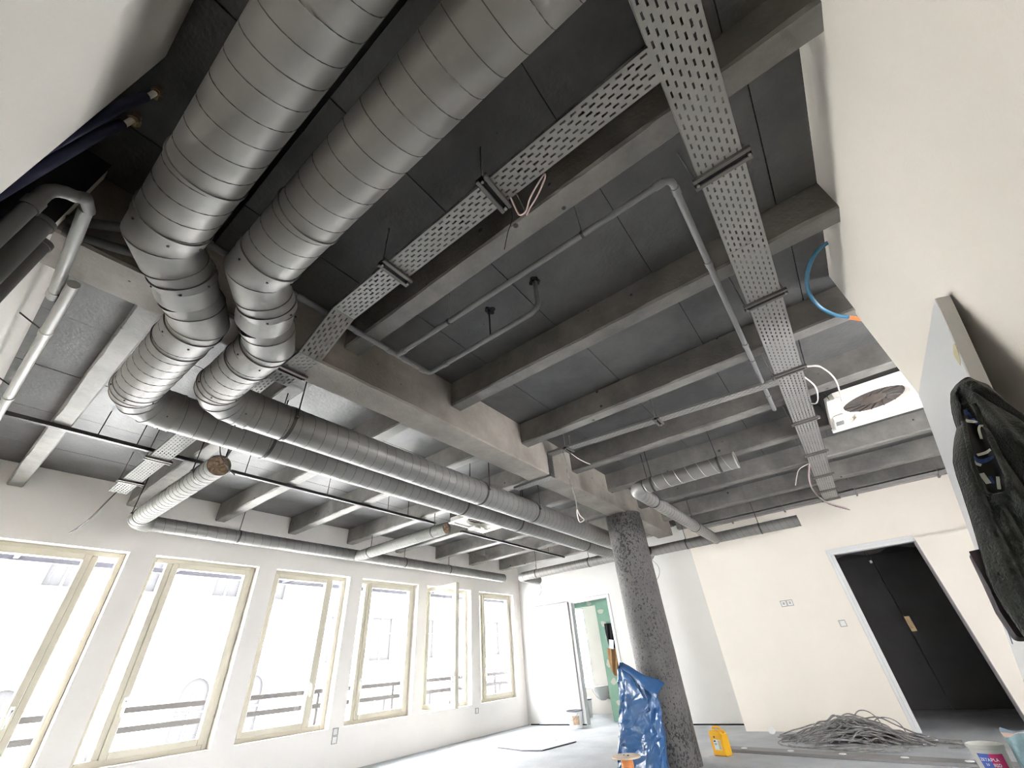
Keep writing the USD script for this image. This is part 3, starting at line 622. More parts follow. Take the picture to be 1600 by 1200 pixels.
obj('tray_bottom', perforated(-5.77, -3.85, 0.742, 0.895, 2.80, 6, 'x'), 'tray_white', T3)
bracket(T3, (-4.62, 0.818), 'x', 0.078, 2.80)
bracket(T3, (-5.35, 0.818), 'x', 0.078, 2.80)
T4 = thing('cable_tray', 'narrow perforated cable tray from the broad tray over to the beam top', 'cable tray', (-0.9, 3.65, 2.85))
obj('tray_bottom', slope_tray(0.187, 2.805, -2.10, 2.92, 3.60, 3.70, 4), 'tray', T4)
obj('drop_section', cat(box((-2.108, 3.60, 2.66), (-2.104, 3.70, 2.93)), *[box((-2.112, 3.60, z), (-2.100, 3.70, z + 0.008)) for z in np.arange(2.67, 2.93, 0.03)]), 'black', T4)
obj('tray_bottom', perforated(-2.60, -2.10, 3.60, 3.70, 2.655, 4, 'x'), 'tray', T4)
bracket(T4, (-0.85, 3.65), 'x', 0.052, 2.855); bracket(T4, (-1.86, 3.65), 'x', 0.052, 2.905)
T5 = thing('cable_tray', 'grey mesh cable tray fixed along the top of the entrance wall', 'cable tray', (0.2, 8.05, 2.80))
obj('tray_bottom', perforated(-1.75, 3.0, 8.00, 8.115, 2.80, 4, 'x'), 'tray', T5)
obj('tray_side', box((-1.75, 7.998, 2.80), (3.0, 8.002, 2.845)), 'tray', T5)
for x in (-1.2, -0.38, 0.62, 1.60):
    obj('wall_bracket', cbox((x - 0.012, 7.98, 2.775), (x + 0.012, 8.13, 2.80), 0.002), 'tray', T5)
    obj('hanger_rod', tube([(x, 7.99, 2.77), (x, 7.99, ZS)], 0.004, 8), 'rod', T5)
# slim light rail hanging under the joists of the left bay
rl = thing('ceiling_rail', 'slim black ceiling rail crossing the joists above the windows bay', 'rail', (-4.60, 4.0, 2.84))
for a, b, x in ((YB, 1.4, -4.585), (1.41, 4.28, -4.60), (4.9, 8.1, -4.65)):
    q = obj('rail_channel', cat(box((x - 0.022, a, 2.838), (x - 0.019, b, 2.864)), box((x + 0.019, a, 2.838), (x + 0.022, b, 2.864)), box((x - 0.022, a, 2.838), (x + 0.022, b, 2.841))), 'black', rl)
    obj('cover_strip', box((x - 0.017, a + 0.02, 2.8345), (x + 0.017, b - 0.02, 2.838)), 'tray_white' if a > 4 else 'black', q)
for y, x in ((0.35, -4.587), (0.62, -4.587), (1.55, -4.6), (2.5, -4.6), (3.4, -4.6), (3.75, -4.6), (5.5, -4.65), (7.5, -4.65)):
    obj('hanger_rod', tube([(x, y, 2.85), (x, y, ZS)], 0.004, 8), 'black', rl)

# ================================================================== PIPES
def pipe(name, label, runs, joints, r, m, cat_='pipe', **kw):
    p0 = runs[0][0]; t = thing(name, label, cat_, p0, **kw)
    for q in runs: obj('pipe_run', tube(q, r, 16, mitre=True), m, t, smooth=40)
    for c, ax in joints: obj('socket_joint', ring(c, ax, r, 0.045, 0.004, 16), m, t, smooth=40)
    return t
zp = 2.835
pa = pipe('waste_pipe', 'thin grey waste pipe looping under the dark slab beside the beam', [
    [(-1.87, 0.02, zp), (-1.87, 1.59, zp)] + [p for p in arc((-1.84, 1.59, zp), (-1, 0, 0), (0, 1, 0), 0.03, 4)] + [(-1.62, 1.62, zp), (-0.93, 1.62, zp), (-0.885, 1.62, zp + 0.02), (-0.87, 1.62, zp + 0.06), (-0.87, 1.62, ZS)],
    [(-1.87, 1.325, zp), (0.045, 1.325, zp)] + [p for p in arc((0.045, 1.365, zp), (0, -1, 0), (1, 0, 0), 0.04, 5)] + [(0.085, 4.22, zp)]],
    [((-1.87, 0.62, zp), (0, 1, 0)), ((-1.87, 1.0, zp), (0, 1, 0)), ((-1.87, 1.26, zp), (0, 1, 0)), ((-1.87, 1.39, zp), (0, 1, 0)), ((-1.81, 1.325, zp), (1, 0, 0)), ((-1.87, 1.55, zp), (0, 1, 0)), ((-1.70, 1.62, zp), (1, 0, 0)), ((0.03, 1.325, zp), (1, 0, 0)), ((0.085, 1.41, zp), (0, 1, 0)), ((0.085, 1.98, zp), (0, 1, 0)), ((0.085, 2.95, zp), (0, 1, 0)), ((0.085, 3.9, zp), (0, 1, 0))], 0.017, 'pvc')
for x in (-1.37, -0.39): 
    obj('pipe_clip', ring((x, 1.325, zp), (1, 0, 0), 0.017, 0.014, 0.004, 16), 'black', pa); obj('clip_rod', tube([(x, 1.325, zp + 0.018), (x, 1.325, ZS)], 0.003, 6), 'rod', pa)
for y in (1.98, 3.2): 
    obj('pipe_clip', ring((0.085, y, zp), (0, 1, 0), 0.017, 0.014, 0.004, 16), 'rod', pa); obj('clip_rod', tube([(0.085, y, zp + 0.018), (0.085, y, ZS)], 0.003, 6), 'rod', pa)
obj('pipe_clip', tube([(-1.27, 1.62, zp + 0.015), (-1.27, 1.62, ZS)], 0.006, 6), 'black', pa)
th = np.arange(19) * 2 * PI / 18
for (x, y) in ((-0.87, 1.62), (-1.27, 1.63)):
    P = np.array([[[x + (0.036 + .008 * math.sin(3 * a + x * 9)) * math.cos(a), y + (0.036 + .008 * math.cos(4 * a)) * math.sin(a), ZS - 0.004] for a in th], [[x, y, ZS - 0.012]] * 19])
    obj('foam_seal', slab_of(P, (0, 0, 0.004)), 'gap', pa)
pl = pipe('waste_pipe', 'pale grey pipe dropping along the white back wall at far left', [
    [(-1.90, -0.255, 2.68), (-2.62, -0.225, 2.69)], [(-2.40, -0.18, 2.66), (-4.35, -0.195, 2.655), (-6.36, -0.195, 2.64)]], [((-2.58, -0.226, 2.69), (1, 0, 0)), ((-2.92, -0.184, 2.659), (1, 0, 0)), ((-3.85, -0.19, 2.656), (1, 0, 0))], 0.024, 'pvc_light')
for x in (-2.92, -3.7): obj('pipe_clip', tube([(x, -0.19, 2.66), (x, YB, 2.72)], 0.004, 6), 'black', pl)
rs = thing('riser_pipe', 'dark insulated riser pipe bending over at the pipe recess', 'pipe', (-1.475, -0.285, 0.0))
obj('pipe_run', tube([(-1.475, -0.285, 0), (-1.475, -0.285, 2.28)] + [p for p in arc((-1.475, -0.235, 2.28), (0, -1, 0), (0, 0, 1), 0.05, 5)] + [(-1.60, -0.235, 2.46), (-1.90, -0.245, 2.68)], 0.020, 18), 'riser', rs, smooth=50)
for z in (1.95, 2.22): obj('collar', ring((-1.475, -0.285, z), (0, 0, 1), 0.020, 0.04, 0.004, 18), 'riser', rs, smooth=40)
r2 = thing('riser_pipe', 'thick grey riser pipe with a rounded open rim in the recess', 'pipe', (-1.70, -0.285, 0.0))
obj('pipe_run', hollow((-1.70, -0.285, 0), (-1.70, -0.285, 2.36), 0.034, 0.028, 24), 'riser', r2, smooth=40)
obj('rim', ring((-1.70, -0.285, 2.35), (0, 0, 1), 0.034, 0.02, 0.004, 24), 'riser', r2, smooth=40)
r3 = thing('riser_pipe', 'thick grey riser pipe beside the white wall, left of the other risers', 'pipe', (-1.86, -0.275, 0.0))
obj('pipe_run', hollow((-1.86, -0.275, 0), (-1.86, -0.275, 2.40), 0.030, 0.024, 24), 'riser', r3, smooth=40)
obj('rim', ring((-1.86, -0.275, 2.39), (0, 0, 1), 0.030, 0.02, 0.004, 24), 'riser', r3, smooth=40)
ov = thing('drain_pipe', 'pair of short dark drain pipes crossing behind the large duct', 'pipe', (-2.05, -0.15, 2.77))
obj('pipe_run', tube([(-2.10, -0.30, 2.75), (-2.02, -0.15, 2.79)], 0.022, 16), 'riser', ov, smooth=40)
obj('pipe_run', tube([(-2.13, -0.29, 2.70), (-2.08, -0.06, 2.74), (-2.02, 0.1, 2.76)], 0.022, 16), 'riser', ov, smooth=40)
for k, (x, zt, lab) in enumerate(((-1.365, 2.90, 'navy insulated water pipe with brass elbow, the upper of the two'), (-1.425, 2.76, 'navy insulated water pipe with brass elbow, the lower of the two'))):
    bp = thing('water_pipe', lab, 'pipe', (x, -0.262, 1.6))
    obj('insulation', tube([(x, -0.36, 1.2), (x, -0.335, zt - 0.62), (x, -0.29, zt - 0.16), (x, -0.272, zt - 0.06)], 0.016, 14), 'insul', bp, smooth=40)
    obj('pipe_run', tube([(x, -0.268, zt - 0.07), (x, -0.262, zt)], 0.010, 12), 'pipe_white', bp, smooth=40)
    obj('brass_elbow', cat(tube([(x, -0.262, zt - 0.01), (x, -0.262, zt + 0.03), (x - 0.012, -0.262, zt + 0.045), (x - 0.05, -0.262, zt + 0.05)], 0.013, 12), tube([(x, -0.262, zt + 0.0), (x, -0.262, zt + 0.018)], 0.017, 6), tube([(x - 0.035, -0.262, zt + 0.05), (x - 0.055, -0.262, zt + 0.05)], 0.018, 6), tube([(x - 0.055, -0.262, zt + 0.05), (x - 0.055, -0.262, zt + 0.10)], 0.008, 8)), 'brass', bp, smooth=35)

# ================================================================== LOOSE CABLES AND HOSE
hs = thing('conduit_hose', 'curved blue conduit hose with an orange end hanging at the right wall', 'hose', (0.73, 2.57, 3.06))
hp = smooth_path([(0.76, 2.568, 3.07), (0.664, 2.567, 3.03), (0.59, 2.663, 2.99), (0.562, 2.81, 2.95), (0.595, 2.978, 2.91), (0.662, 3.079, 2.86), (0.73, 3.132, 2.83)])
obj('hose', tube(hp, 0.0125, 12), 'hose_blue', hs, smooth=50)
obj('end_sleeve', tube([(0.727, 3.13, 2.831), (0.786, 3.167, 2.80)], 0.0135, 12), 'hose_orange', hs, smooth=50, label='orange end sleeve')
def cable(name, label, pts, r, m, group=None):
    c = thing(name, label, 'cable', pts[0], group)
    obj('strand', tube(smooth_path(pts), r, 6), m, c, smooth=60)
    return c
pk = cable('loose_cable', 'pinkish cable loop hanging from the crossing perforated tray', [(-0.545, 0.90, 2.805), (-0.544, 0.944, 2.74), (-0.531, 0.947, 2.70), (-0.494, 0.938, 2.68), (-0.45, 0.903, 2.68), (-0.412, 0.882, 2.68), (-0.358, 0.867, 2.70), (-0.343, 0.872, 2.72), (-0.353, 0.885, 2.71), (-0.413, 0.915, 2.69), (-0.474, 0.942, 2.69), (-0.506, 0.961, 2.69)], 0.0045, 'cable_pink')
obj('strand', tube(smooth_path([(-0.506, 0.961, 2.69), (-0.509, 0.94, 2.75), (-0.511, 0.90, 2.805)]), 0.003, 6), 'cable_grey', pk)
cable('loose_cable', 'thin black wire dangling below the crossing tray bracket', [(-0.55, 0.90, 2.805), (-0.589, 0.966, 2.76), (-0.636, 0.986, 2.70), (-0.68, 1.01, 2.64)], 0.002, 'cable_black')
cable('loose_cable', 'white cable arching from the broad tray over to the white cassette', [(0.375, 3.55, 2.81), (0.49, 3.606, 2.79), (0.564, 3.821, 2.76), (0.588, 4.128, 2.76), (0.607, 4.45, 2.80)], 0.006, 'cable_white')
cable('loose_cable', 'short white cable end sticking out beside the broad tray bracket', [(0.37, 3.53, 2.81), (0.466, 3.526, 2.77), (0.505, 3.577, 2.74), (0.538, 3.663, 2.72)], 0.005, 'cable_white')
cable('loose_cable', 'white cable looping back into the side of the broad tray', [(0.37, 3.69, 2.81), (0.428, 3.895, 2.78), (0.429, 4.108, 2.77), (0.403, 4.23, 2.77), (0.365, 4.27, 2.81)], 0.006, 'cable_white')
ec = cable('loose_cable', 'twin cable tail hanging from the far end of the broad tray', [(0.195, 6.0, 2.81), (0.116, 6.428, 2.74), (0.111, 7.0, 2.70), (0.20, 7.55, 2.665), (0.42, 7.95, 2.60)], 0.008, 'cable_pink')
obj('strand', tube(smooth_path([(0.19, 6.06, 2.81), (0.117, 6.494, 2.735), (0.116, 7.05, 2.69), (0.21, 7.60, 2.65), (0.43, 7.95, 2.575)]), 0.008, 6), 'cable_grey', ec)
cable('loose_cable', 'short grey cable end drooping left of the broad tray', [(0.19, 6.03, 2.81), (0.064, 6.057, 2.78), (0.0, 6.209, 2.74), (-0.056, 6.418, 2.70)], 0.006, 'cable_white')
cable('loose_cable', 'dark wire drooping from the pale tray end over the window wall', [(-5.76, 0.808, 2.805), (-5.80, 0.775, 2.70), (-5.982, 0.747, 2.58), (-6.142, 0.721, 2.52), (-6.272, 0.684, 2.47)], 0.006, 'cable_black')
bc = cable('loose_cable', 'grey cord with a tied loop hanging from the narrow tray beside the beam', [(-1.93, 3.65, 2.925), (-1.955, 3.74, 2.80), (-1.97, 3.753, 2.723), (-1.99, 3.836, 2.568), (-2.0, 3.897, 2.442), (-2.015, 3.93, 2.34)], 0.006, 'cable_grey')
obj('tied_loop', tube(smooth_path([(-2.015, 3.93, 2.34), (-2.005, 3.95, 2.28), (-1.985, 3.99, 2.235), (-2.04, 3.99, 2.225), (-2.03, 3.94, 2.29), (-2.016, 3.93, 2.345)]), 0.006, 6), 'cable_white', bc)
cable('loose_cable', 'white cord running from the narrow tray back to the joist', [(-1.90, 3.69, 2.925), (-1.90, 3.90, 2.90), (-1.88, 4.05, 2.885), (-1.86, 4.14, 2.88)], 0.005, 'cable_white')
cable('loose_cable', 'thin grey wire hanging from the turned back end of the far branch duct', [(-5.30, 8.0, 2.43), (-5.27, 8.03, 2.36), (-5.30, 8.06, 2.27), (-5.35, 8.04, 2.2)], 0.005, 'cable_grey')
cable('loose_cable', 'thin curled wire at the duct end right of the column', [(-2.70, 7.88, 2.43), (-2.62, 7.90, 2.30), (-2.63, 7.88, 2.17), (-2.70, 7.86, 2.08)], 0.005, 'cable_grey')

# ================================================================== CASSETTE UNITS
def cassette(x0, x1, y0, y1, z, label):
    c = thing('air_conditioner', label, 'air conditioner', ((x0 + x1) / 2, (y0 + y1) / 2, z), group=None)
    cx, cy = (x0 + x1) / 2, (y0 + y1) / 2
    obj('housing', cbox((x0 + 0.02, y0 + 0.02, z + 0.055), (x1 - 0.02, y1 - 0.02, ZS), 0.01), 'cassette_box', c)
    # white tray with a round air opening
    n = 64; a = np.arange(n) * 2 * PI / n
    sq = np.array([[max(-1, min(1, 1.3 * math.cos(t))) , max(-1, min(1, 1.3 * math.sin(t)))] for t in a])
    ox = np.stack([cx + sq[:, 0] * (x1 - x0) / 2, cy + sq[:, 1] * (y1 - y0) / 2], 1); r = 0.27
    ci = np.stack([cx + r * np.cos(a), cy + r * np.sin(a)], 1); ci2 = np.stack([cx + (r - 0.03) * np.cos(a), cy + (r - 0.03) * np.sin(a)], 1)
    L = [np.c_[ox, np.full(n, z + 0.06)], np.c_[ox, np.full(n, z)], np.c_[ci * .25 + ox * .75, np.full(n, z)], np.c_[ci * .3 + ox * .7, np.full(n, z + 0.018)], np.c_[ci, np.full(n, z + 0.018)], np.c_[ci2, np.full(n, z + 0.05)]]
    obj('drain_tray', grid(np.array(L), close_u=True), 'cassette', c, smooth=30)
    obj('fan_wheel', tube([(cx, cy, z + 0.048), (cx, cy, z + 0.054)], r - 0.02, 40), 'fan_dark', c)
    obj('fan_hub', lathe([(0.0, z + 0.03), (0.07, z + 0.033), (0.10, z + 0.048)], 28, (cx, cy, 0)), 'fan_dark', c, smooth=40)
    bl_ = [tube([(cx + 0.11 * math.cos(t), cy + 0.11 * math.sin(t), z + 0.045), (cx + 0.235 * math.cos(t + .3), cy + 0.235 * math.sin(t + .3), z + 0.045)], 0.006, 5) for t in np.arange(14) * 2 * PI / 14]
    obj('fan_blades', cat(*bl_), 'cassette_box', c)
    obj('terminal_box', cbox((x0 + 0.02, y0 + 0.42, z - 0.03), (x0 + 0.17, y1 - 0.06, z + 0.003), 0.006), 'cassette', c)
    obj('terminal_cover', cbox((x0 + 0.035, y0 + 0.50, z - 0.034), (x0 + 0.10, y0 + 0.60, z - 0.029), 0.002), 'steel', c)
    w = np.array([[cx - 0.2 + 0.03 * math.sin(k), cy + 0.16 + 0.06 * math.cos(2.1 * k), z - 0.012 + 0.012 * math.sin(3 * k)] for k in range(7)])
    obj('foil_wrap', tube(smooth_path(w), 0.016, 8), 'foil', c)
    for sx, sy in ((x0, y0), (x1, y0), (x0, y1), (x1, y1)):
        px, py = sx + (0.03 if sx == x0 else -0.03), sy + (0.03 if sy == y0 else -0.03)
        obj('corner_bracket', cbox((px - 0.03, py - 0.03, z - 0.006), (px + 0.03, py + 0.03, z + 0.001), 0.002), 'cassette', c)
        obj('hanger_rod', tube([(px, py, z + 0.02), (px, py, ZS)], 0.004, 8), 'rod', c)
    obj('side_flange', cbox((x0 - 0.004, y1 - 0.01, z - 0.02), (x1, y1 + 0.02, z + 0.02), 0.004), 'cassette', c)
    return c
cassette(0.49, 1.25, 4.34, 5.14, 2.80, 'white cassette air conditioner without cover beside the broad tray at right')
cassette(-4.34, -3.58, 4.28, 5.06, 2.80, 'white cassette air conditioner without cover behind the ducts in the left bay')

# ================================================================== WALL SOCKETS
def wall_socket(name, label, y, z, n, wall):
    p = {'e': (y, YE, z), 'l': (XW, y, z)}[wall]; s = thing(name, label, 'socket', p)
    for k in range(n):
        o = (k - (n - 1) / 2) * 0.086
        fr = []
        for a, b in (((-.042, -.042), (.042, -.032)), ((-.042, .032), (.042, .042)), ((-.042, -.032), (-.032, .032)), ((.032, -.032), (.042, .032))):
            fr.append(box((y + o + a[0], YE - 0.010, z + a[1]), (y + o + b[0], YE, z + b[1])) if wall == 'e' else box((XW, y + a[0] * 1, z + a[1] + o), (XW + 0.010, y + b[0], z + b[1] + o)))
        obj('frame', cat(*fr), 'socket', s)
        obj('insert', box((y + o - .031, YE - 0.006, z - .031), (y + o + .031, YE, z + .031)) if wall == 'e' else box((XW, y - .031, z - .031 + o), (XW + 0.006, y + .031, z + .031 + o)), 'socket_in', s)
    return s
s2 = wall_socket('wall_socket', 'open double wall socket high on the cream entrance wall', -0.885, 1.505, 2, 'e')
for o in (-0.043, 0.043): obj('terminal', cbox((-0.885 + o - .014, YE - 0.009, 1.49), (-0.885 + o + .014, YE - 0.005, 1.522), 0.001), 'socket', s2)
wall_socket('light_switch', 'single light switch with a grey frame left of the entrance', -0.305, 1.18, 1, 'e')
wall_socket('wall_socket', 'open double socket under the third window', 4.25, 0.40, 2, 'l')
wall_socket('wall_socket', 'single grey socket under the gap beside the open window', 7.155, 0.385, 1, 'l')
lp = thing('ceiling_lamp_wire', 'bare lamp holder wires hanging in the corridor entrance', 'wire', (0.37, 8.4, 2.05))
for dx in (-0.012, 0.012): obj('strand', tube(smooth_path([(0.37 + dx, 8.45, 2.05), (0.37 + dx * 1.5, 8.45, 2.0), (0.375, 8.45, 1.93)]), 0.003, 6), 'cable_black', lp)
obj('lamp_holder', lathe([(0.0, 1.89), (0.018, 1.895), (0.02, 1.93), (0.0, 1.935)], 14, (0.375, 8.45, 0)), 'cable_white', lp, smooth=40)

# ================================================================== WASHROOM
to = thing('toilet', 'white wall hung toilet in the washroom', 'toilet', (-5.35, 10.3, 0.28))
prof = []
for k, (z, rx, ry, dy) in enumerate([(0.20, .05, .06, .02), (0.24, .10, .14, .0), (0.31, .14, .20, -.02), (0.38, .175, .25, -.03), (0.42, .18, .26, -.03)]):
    t = np.arange(32) * 2 * PI / 32; prof.append(np.stack([-5.33 + rx * np.cos(t), 10.16 + dy + ry * np.sin(t), np.full(32, z + .06)], 1))
obj('bowl', grid(np.array(prof), close_u=True), 'porcelain', to, smooth=True)
t = np.arange(32) * 2 * PI / 32
obj('seat_lid', cat(grid(np.array([np.stack([-5.33 + .185 * k * np.cos(t), 10.13 + .265 * k * np.sin(t), np.full(32, z)], 1) for k, z in ((1, .48), (1, .505), (.97, .515), (.01, .52))]), close_u=True)), 'porcelain', to, smooth=40)
obj('neck', cbox((-5.42, 10.28, 0.27), (-5.24, 10.398, 0.46), 0.02), 'porcelain', to)
sk = thing('trash_bin', 'small white bin with a grey lid in the washroom', 'bin', (-5.68, 9.9, 0))
obj('body', lathe([(0.0, 0.0), (0.10, 0.0), (0.125, 0.30), (0.115, 0.30), (0.0, 0.02)], 24, (-5.62, 9.9, 0)), 'bin', sk, smooth=40)
obj('lid', lathe([(0.128, 0.29), (0.13, 0.315), (0.06, 0.33), (0.0, 0.332)], 24, (-5.62, 9.9, 0)), 'lid', sk, smooth=40)
pn = thing('window_7', 'tall frosted bright washroom window', 'window', (-5.88, 10.42, 0.45), kind=S)
obj('frame', cat(bar((-6.15, 10.42, .45), (-6.11, 10.47, 2.12)), bar((-5.66, 10.42, .45), (-5.62, 10.47, 2.12)), bar((-6.15, 10.42, .45), (-5.62, 10.47, .49)), bar((-6.15, 10.42, 2.08), (-5.62, 10.47, 2.12))), 'white_door', pn)
obj('pane', box((-6.11, 10.44, .49), (-5.66, 10.446, 2.08)), 'glass', pn)
# apron and dark jacket on the green partition
ap = thing('tool_apron', 'brown canvas tool apron with a long strap on the green partition', 'apron', (-4.25, 9.2, 0.3))
def cloth(cx, cz, w, h, y, th, seed, n=18, taper=0.85, sag=0.25):
    u = np.linspace(-1, 1, n); v = np.linspace(0, 1, n); P = np.zeros((n, n, 3))
    for i, b in enumerate(v):
        ww = w / 2 * (taper + (1 - taper) * math.sin(PI * min(1, b + .25)))
        ww *= math.sqrt(max(0.05, 1 - max(0, (b - .75) / .25) ** 2 * .7))
        for j, a in enumerate(u):
            P[i, j] = (cx + a * ww, y - th * (1 - a * a) * (.6 + .4 * math.sin(7 * a + 5 * b + seed)) , cz + h / 2 - b * h - sag * 0.03 * math.cos(a * 2))
    return slab_of(P, (0, 0.02, 0))
obj('pouch', cloth(-4.43, 0.95, 0.27, 0.46, 9.21, 0.09, 1.0), 'apron', ap, smooth=60)
obj('strap', tube(smooth_path([(-4.36, 9.21, 0.76), (-4.40, 9.20, 0.58), (-4.43, 9.20, 0.35), (-4.46, 9.19, 0.14), (-4.47, 9.19, 0.08)]), [0.035] * 33, 8), 'apron', ap, smooth=60)
obj('strap_end', tube([(-4.465, 9.19, 0.14), (-4.485, 9.19, 0.0)], [0.038, 0.02], 8), 'darkcloth', ap, label='dark strap end')
jb = thing('work_jacket', 'dark work jacket hanging above the brown apron', 'jacket', (-4.3, 9.2, 1.2))
obj('body', cloth(-4.42, 1.39, 0.22, 0.46, 9.21, 0.08, 2.0), 'darkcloth', jb, smooth=60)
obj('folded_paper', xf(cbox((-0.05, -0.01, -0.08), (0.05, 0.0, 0.08), 0.003), roty(0.2), (-4.38, 9.09, 1.24)), 'paper', jb, label='white paper tucked into it')

# ================================================================== THINGS ON THE FLOOR
def tub(name, label, c, r0, r1, h, body, lid=None, group=None):
    b = thing(name, label, 'bucket', (*c, 0)); w = 0.004
    obj('body', lathe([(0.0, 0.0), (r0, 0.0), (r1, h), (r1 + 0.006, h), (r1 + 0.006, h - 0.02), (r1 + 0.001, h - 0.022)] , 36, (*c, 0)), body, b, smooth=35)
    if lid: obj('lid', lathe([(r1 + 0.008, h - 0.012), (r1 + 0.008, h + 0.006), (r1 - 0.006, h + 0.006), (r1 - 0.010, h - 0.004), (0.0, h - 0.004)], 36, (*c, 0)), lid, b, smooth=35)
    return b
def wrap(c, r0, r1, h, a0, a1, z0, z1, off=0.002, n=14):
    """curved label on a tapered tub"""
    P = np.array([[[c[0] + (r0 + (r1 - r0) * z / h + off) * math.cos(a), c[1] + (r0 + (r1 - r0) * z / h + off) * math.sin(a), z] for a in np.linspace(a0, a1, n)] for z in np.linspace(z0, z1, 5)])
    return grid(P)
cb = (-5.02, 8.36)
bk = tub('paint_bucket', 'white plastic bucket with a grey lid and brown label beside the washroom door', cb, 0.115, 0.14, 0.255, 'bucket', 'lid')
obj('label', wrap(cb, 0.115, 0.14, 0.255, -1.45, -0.45, 0.055, 0.185), 'label_brown', bk)
a = np.linspace(-2.6, -0.6, 15)
obj('handle', tube([(cb[0] + 0.147 * math.cos(t), cb[1] + 0.147 * math.sin(t), 0.225 - 0.10 * math.sin((t + 2.6) / 2.0 * PI)) for t in a], 0.003, 6), 'steel', bk)
# yellow canister, turned
yc = thing('canister', 'yellow plastic canister with a white label standing beside the column', 'canister', (-1.93, 6.36, 0))
ra = rotz(-0.30); C0 = np.array([-1.93, 6.40, 0.0])
tY = lambda m: xf(m, ra, C0)
w2, d2_, hh = 0.082, 0.062, 0.225
prof = [(-w2, 0.0), (w2, 0.0), (w2, 0.19), (w2 - 0.035, hh), (-w2 + 0.012, hh), (-w2, hh - 0.015)]
import shapely.geometry as sg
def prism(poly, y0, y1, c=0.008):
    p = sg.Polygon(poly).buffer(-c * 1.0).buffer(c * 1.0, quad_segs=4); e = []
    a = np.array(p.exterior.coords)[:-1]; b = np.array(p.buffer(-c).exterior.coords)[:-1]
    ex = np.array(p.exterior.coords)[:-1]; cen = ex.mean(0); ins = cen + (ex - cen) * (1 - c / np.abs(ex - cen).max())
    L = [np.c_[ins[:, 0], np.full(len(ex), y0), ins[:, 1]], np.c_[ex[:, 0], np.full(len(ex), y0 + c), ex[:, 1]], np.c_[ex[:, 0], np.full(len(ex), y1 - c), ex[:, 1]], np.c_[ins[:, 0], np.full(len(ex), y1), ins[:, 1]]]
    v, f = grid(np.array(L), close_u=True); n = len(ex); N = len(v)
    v = np.vstack([v, [[cen[0], y0, cen[1]], [cen[0], y1, cen[1]]]]); j = np.arange(n); k = (j + 1) % n
    return v, np.vstack([f, np.stack([np.full(n, N), k, j], 1), np.stack([np.full(n, N + 1), 3 * n + j, 3 * n + k], 1)])
bd = obj('body', tY(prism(prof, -d2_, d2_)), 'yellow', yc, smooth=35)
obj('side_rib', tY(cat(*[cbox((-w2 - 0.004, y, 0.012), (-w2 + 0.004, y + 0.008, 0.20), 0.002) for y in (-0.045, 0.037)])), 'yellow', bd)
obj('carry_handle', tY(tube(smooth_path([(0.05, 0, hh - 0.012), (0.035, 0, hh + 0.022), (-0.035, 0, hh + 0.026), (-0.055, 0, hh - 0.004)]), 0.010, 10)), 'yellow', yc, smooth=50)
obj('cap', tY(xf(lathe([(0.0, 0.022), (0.018, 0.022), (0.019, 0.0), (0.0, 0.0)], 18), roty(0.75), (w2 - 0.016, 0, 0.207))), 'yellow', yc, smooth=35)
lb_ = obj('label', tY(box((-0.045, -d2_ - 0.0015, 0.055), (0.045, -d2_ + 0.001, 0.145))), 'label_white', yc)
obj('print', tY(cat(box((-0.038, -d2_ - 0.0022, 0.125), (-0.012, -d2_ - 0.001, 0.138)), box((-0.036, -d2_ - 0.0022, 0.108), (0.0, -d2_ - 0.001, 0.112)), box((-0.036, -d2_ - 0.0022, 0.098), (-0.008, -d2_ - 0.001, 0.102)))), 'ink', lb_)
obj('emblem', tY(cat(box((0.012, -d2_ - 0.0022, 0.06), (0.042, -d2_ - 0.001, 0.14)))), 'stain', lb_)
obj('warning_mark', tY(xf(box((-0.008, -0.001, -0.008), (0.008, 0.001, 0.008)), roty(PI / 4), (-0.02, -d2_ - 0.001, 0.168))), 'ink', bd)
# flat trunking with white cover discs
tk = thing('floor_trunking', 'flat grey floor trunking strip running right from the yellow canister', 'trunking', (-1.0, 6.55, 0))
A0, A1 = np.array([-1.95, 6.70, 0]), np.array([0.55, 6.27, 0]); dd = (A1 - A0) / np.linalg.norm(A1 - A0); nn = np.array([-dd[1], dd[0], 0]); rk = np.stack([dd, nn, [0, 0, 1]], 1)
obj('duct_cover', xf(cbox((0, -0.10, 0), (2.55, 0.10, 0.028), 0.004), rk, A0), 'steel', tk)
for s in (0.20, 0.71, 1.21, 1.73, 2.2):
    obj('cover_disc', xf(lathe([(0.034, 0.0), (0.034, 0.004), (0.03, 0.006), (0.0, 0.006)], 20), rk, A0 + dd * s + [0, 0, 0.0275]), 'disc', tk)
single('plastic_disc', xf(lathe([(0.0, 0), (0.045, 0.0), (0.045, 0.012), (0.04, 0.016), (0.0, 0.016)], 24), rotx(0.9), (-1.64, 7.86, 0.038)), 'disc', 'loose white plastic disc leaning on the floor left of the cable heap', 'disc', smooth=35)
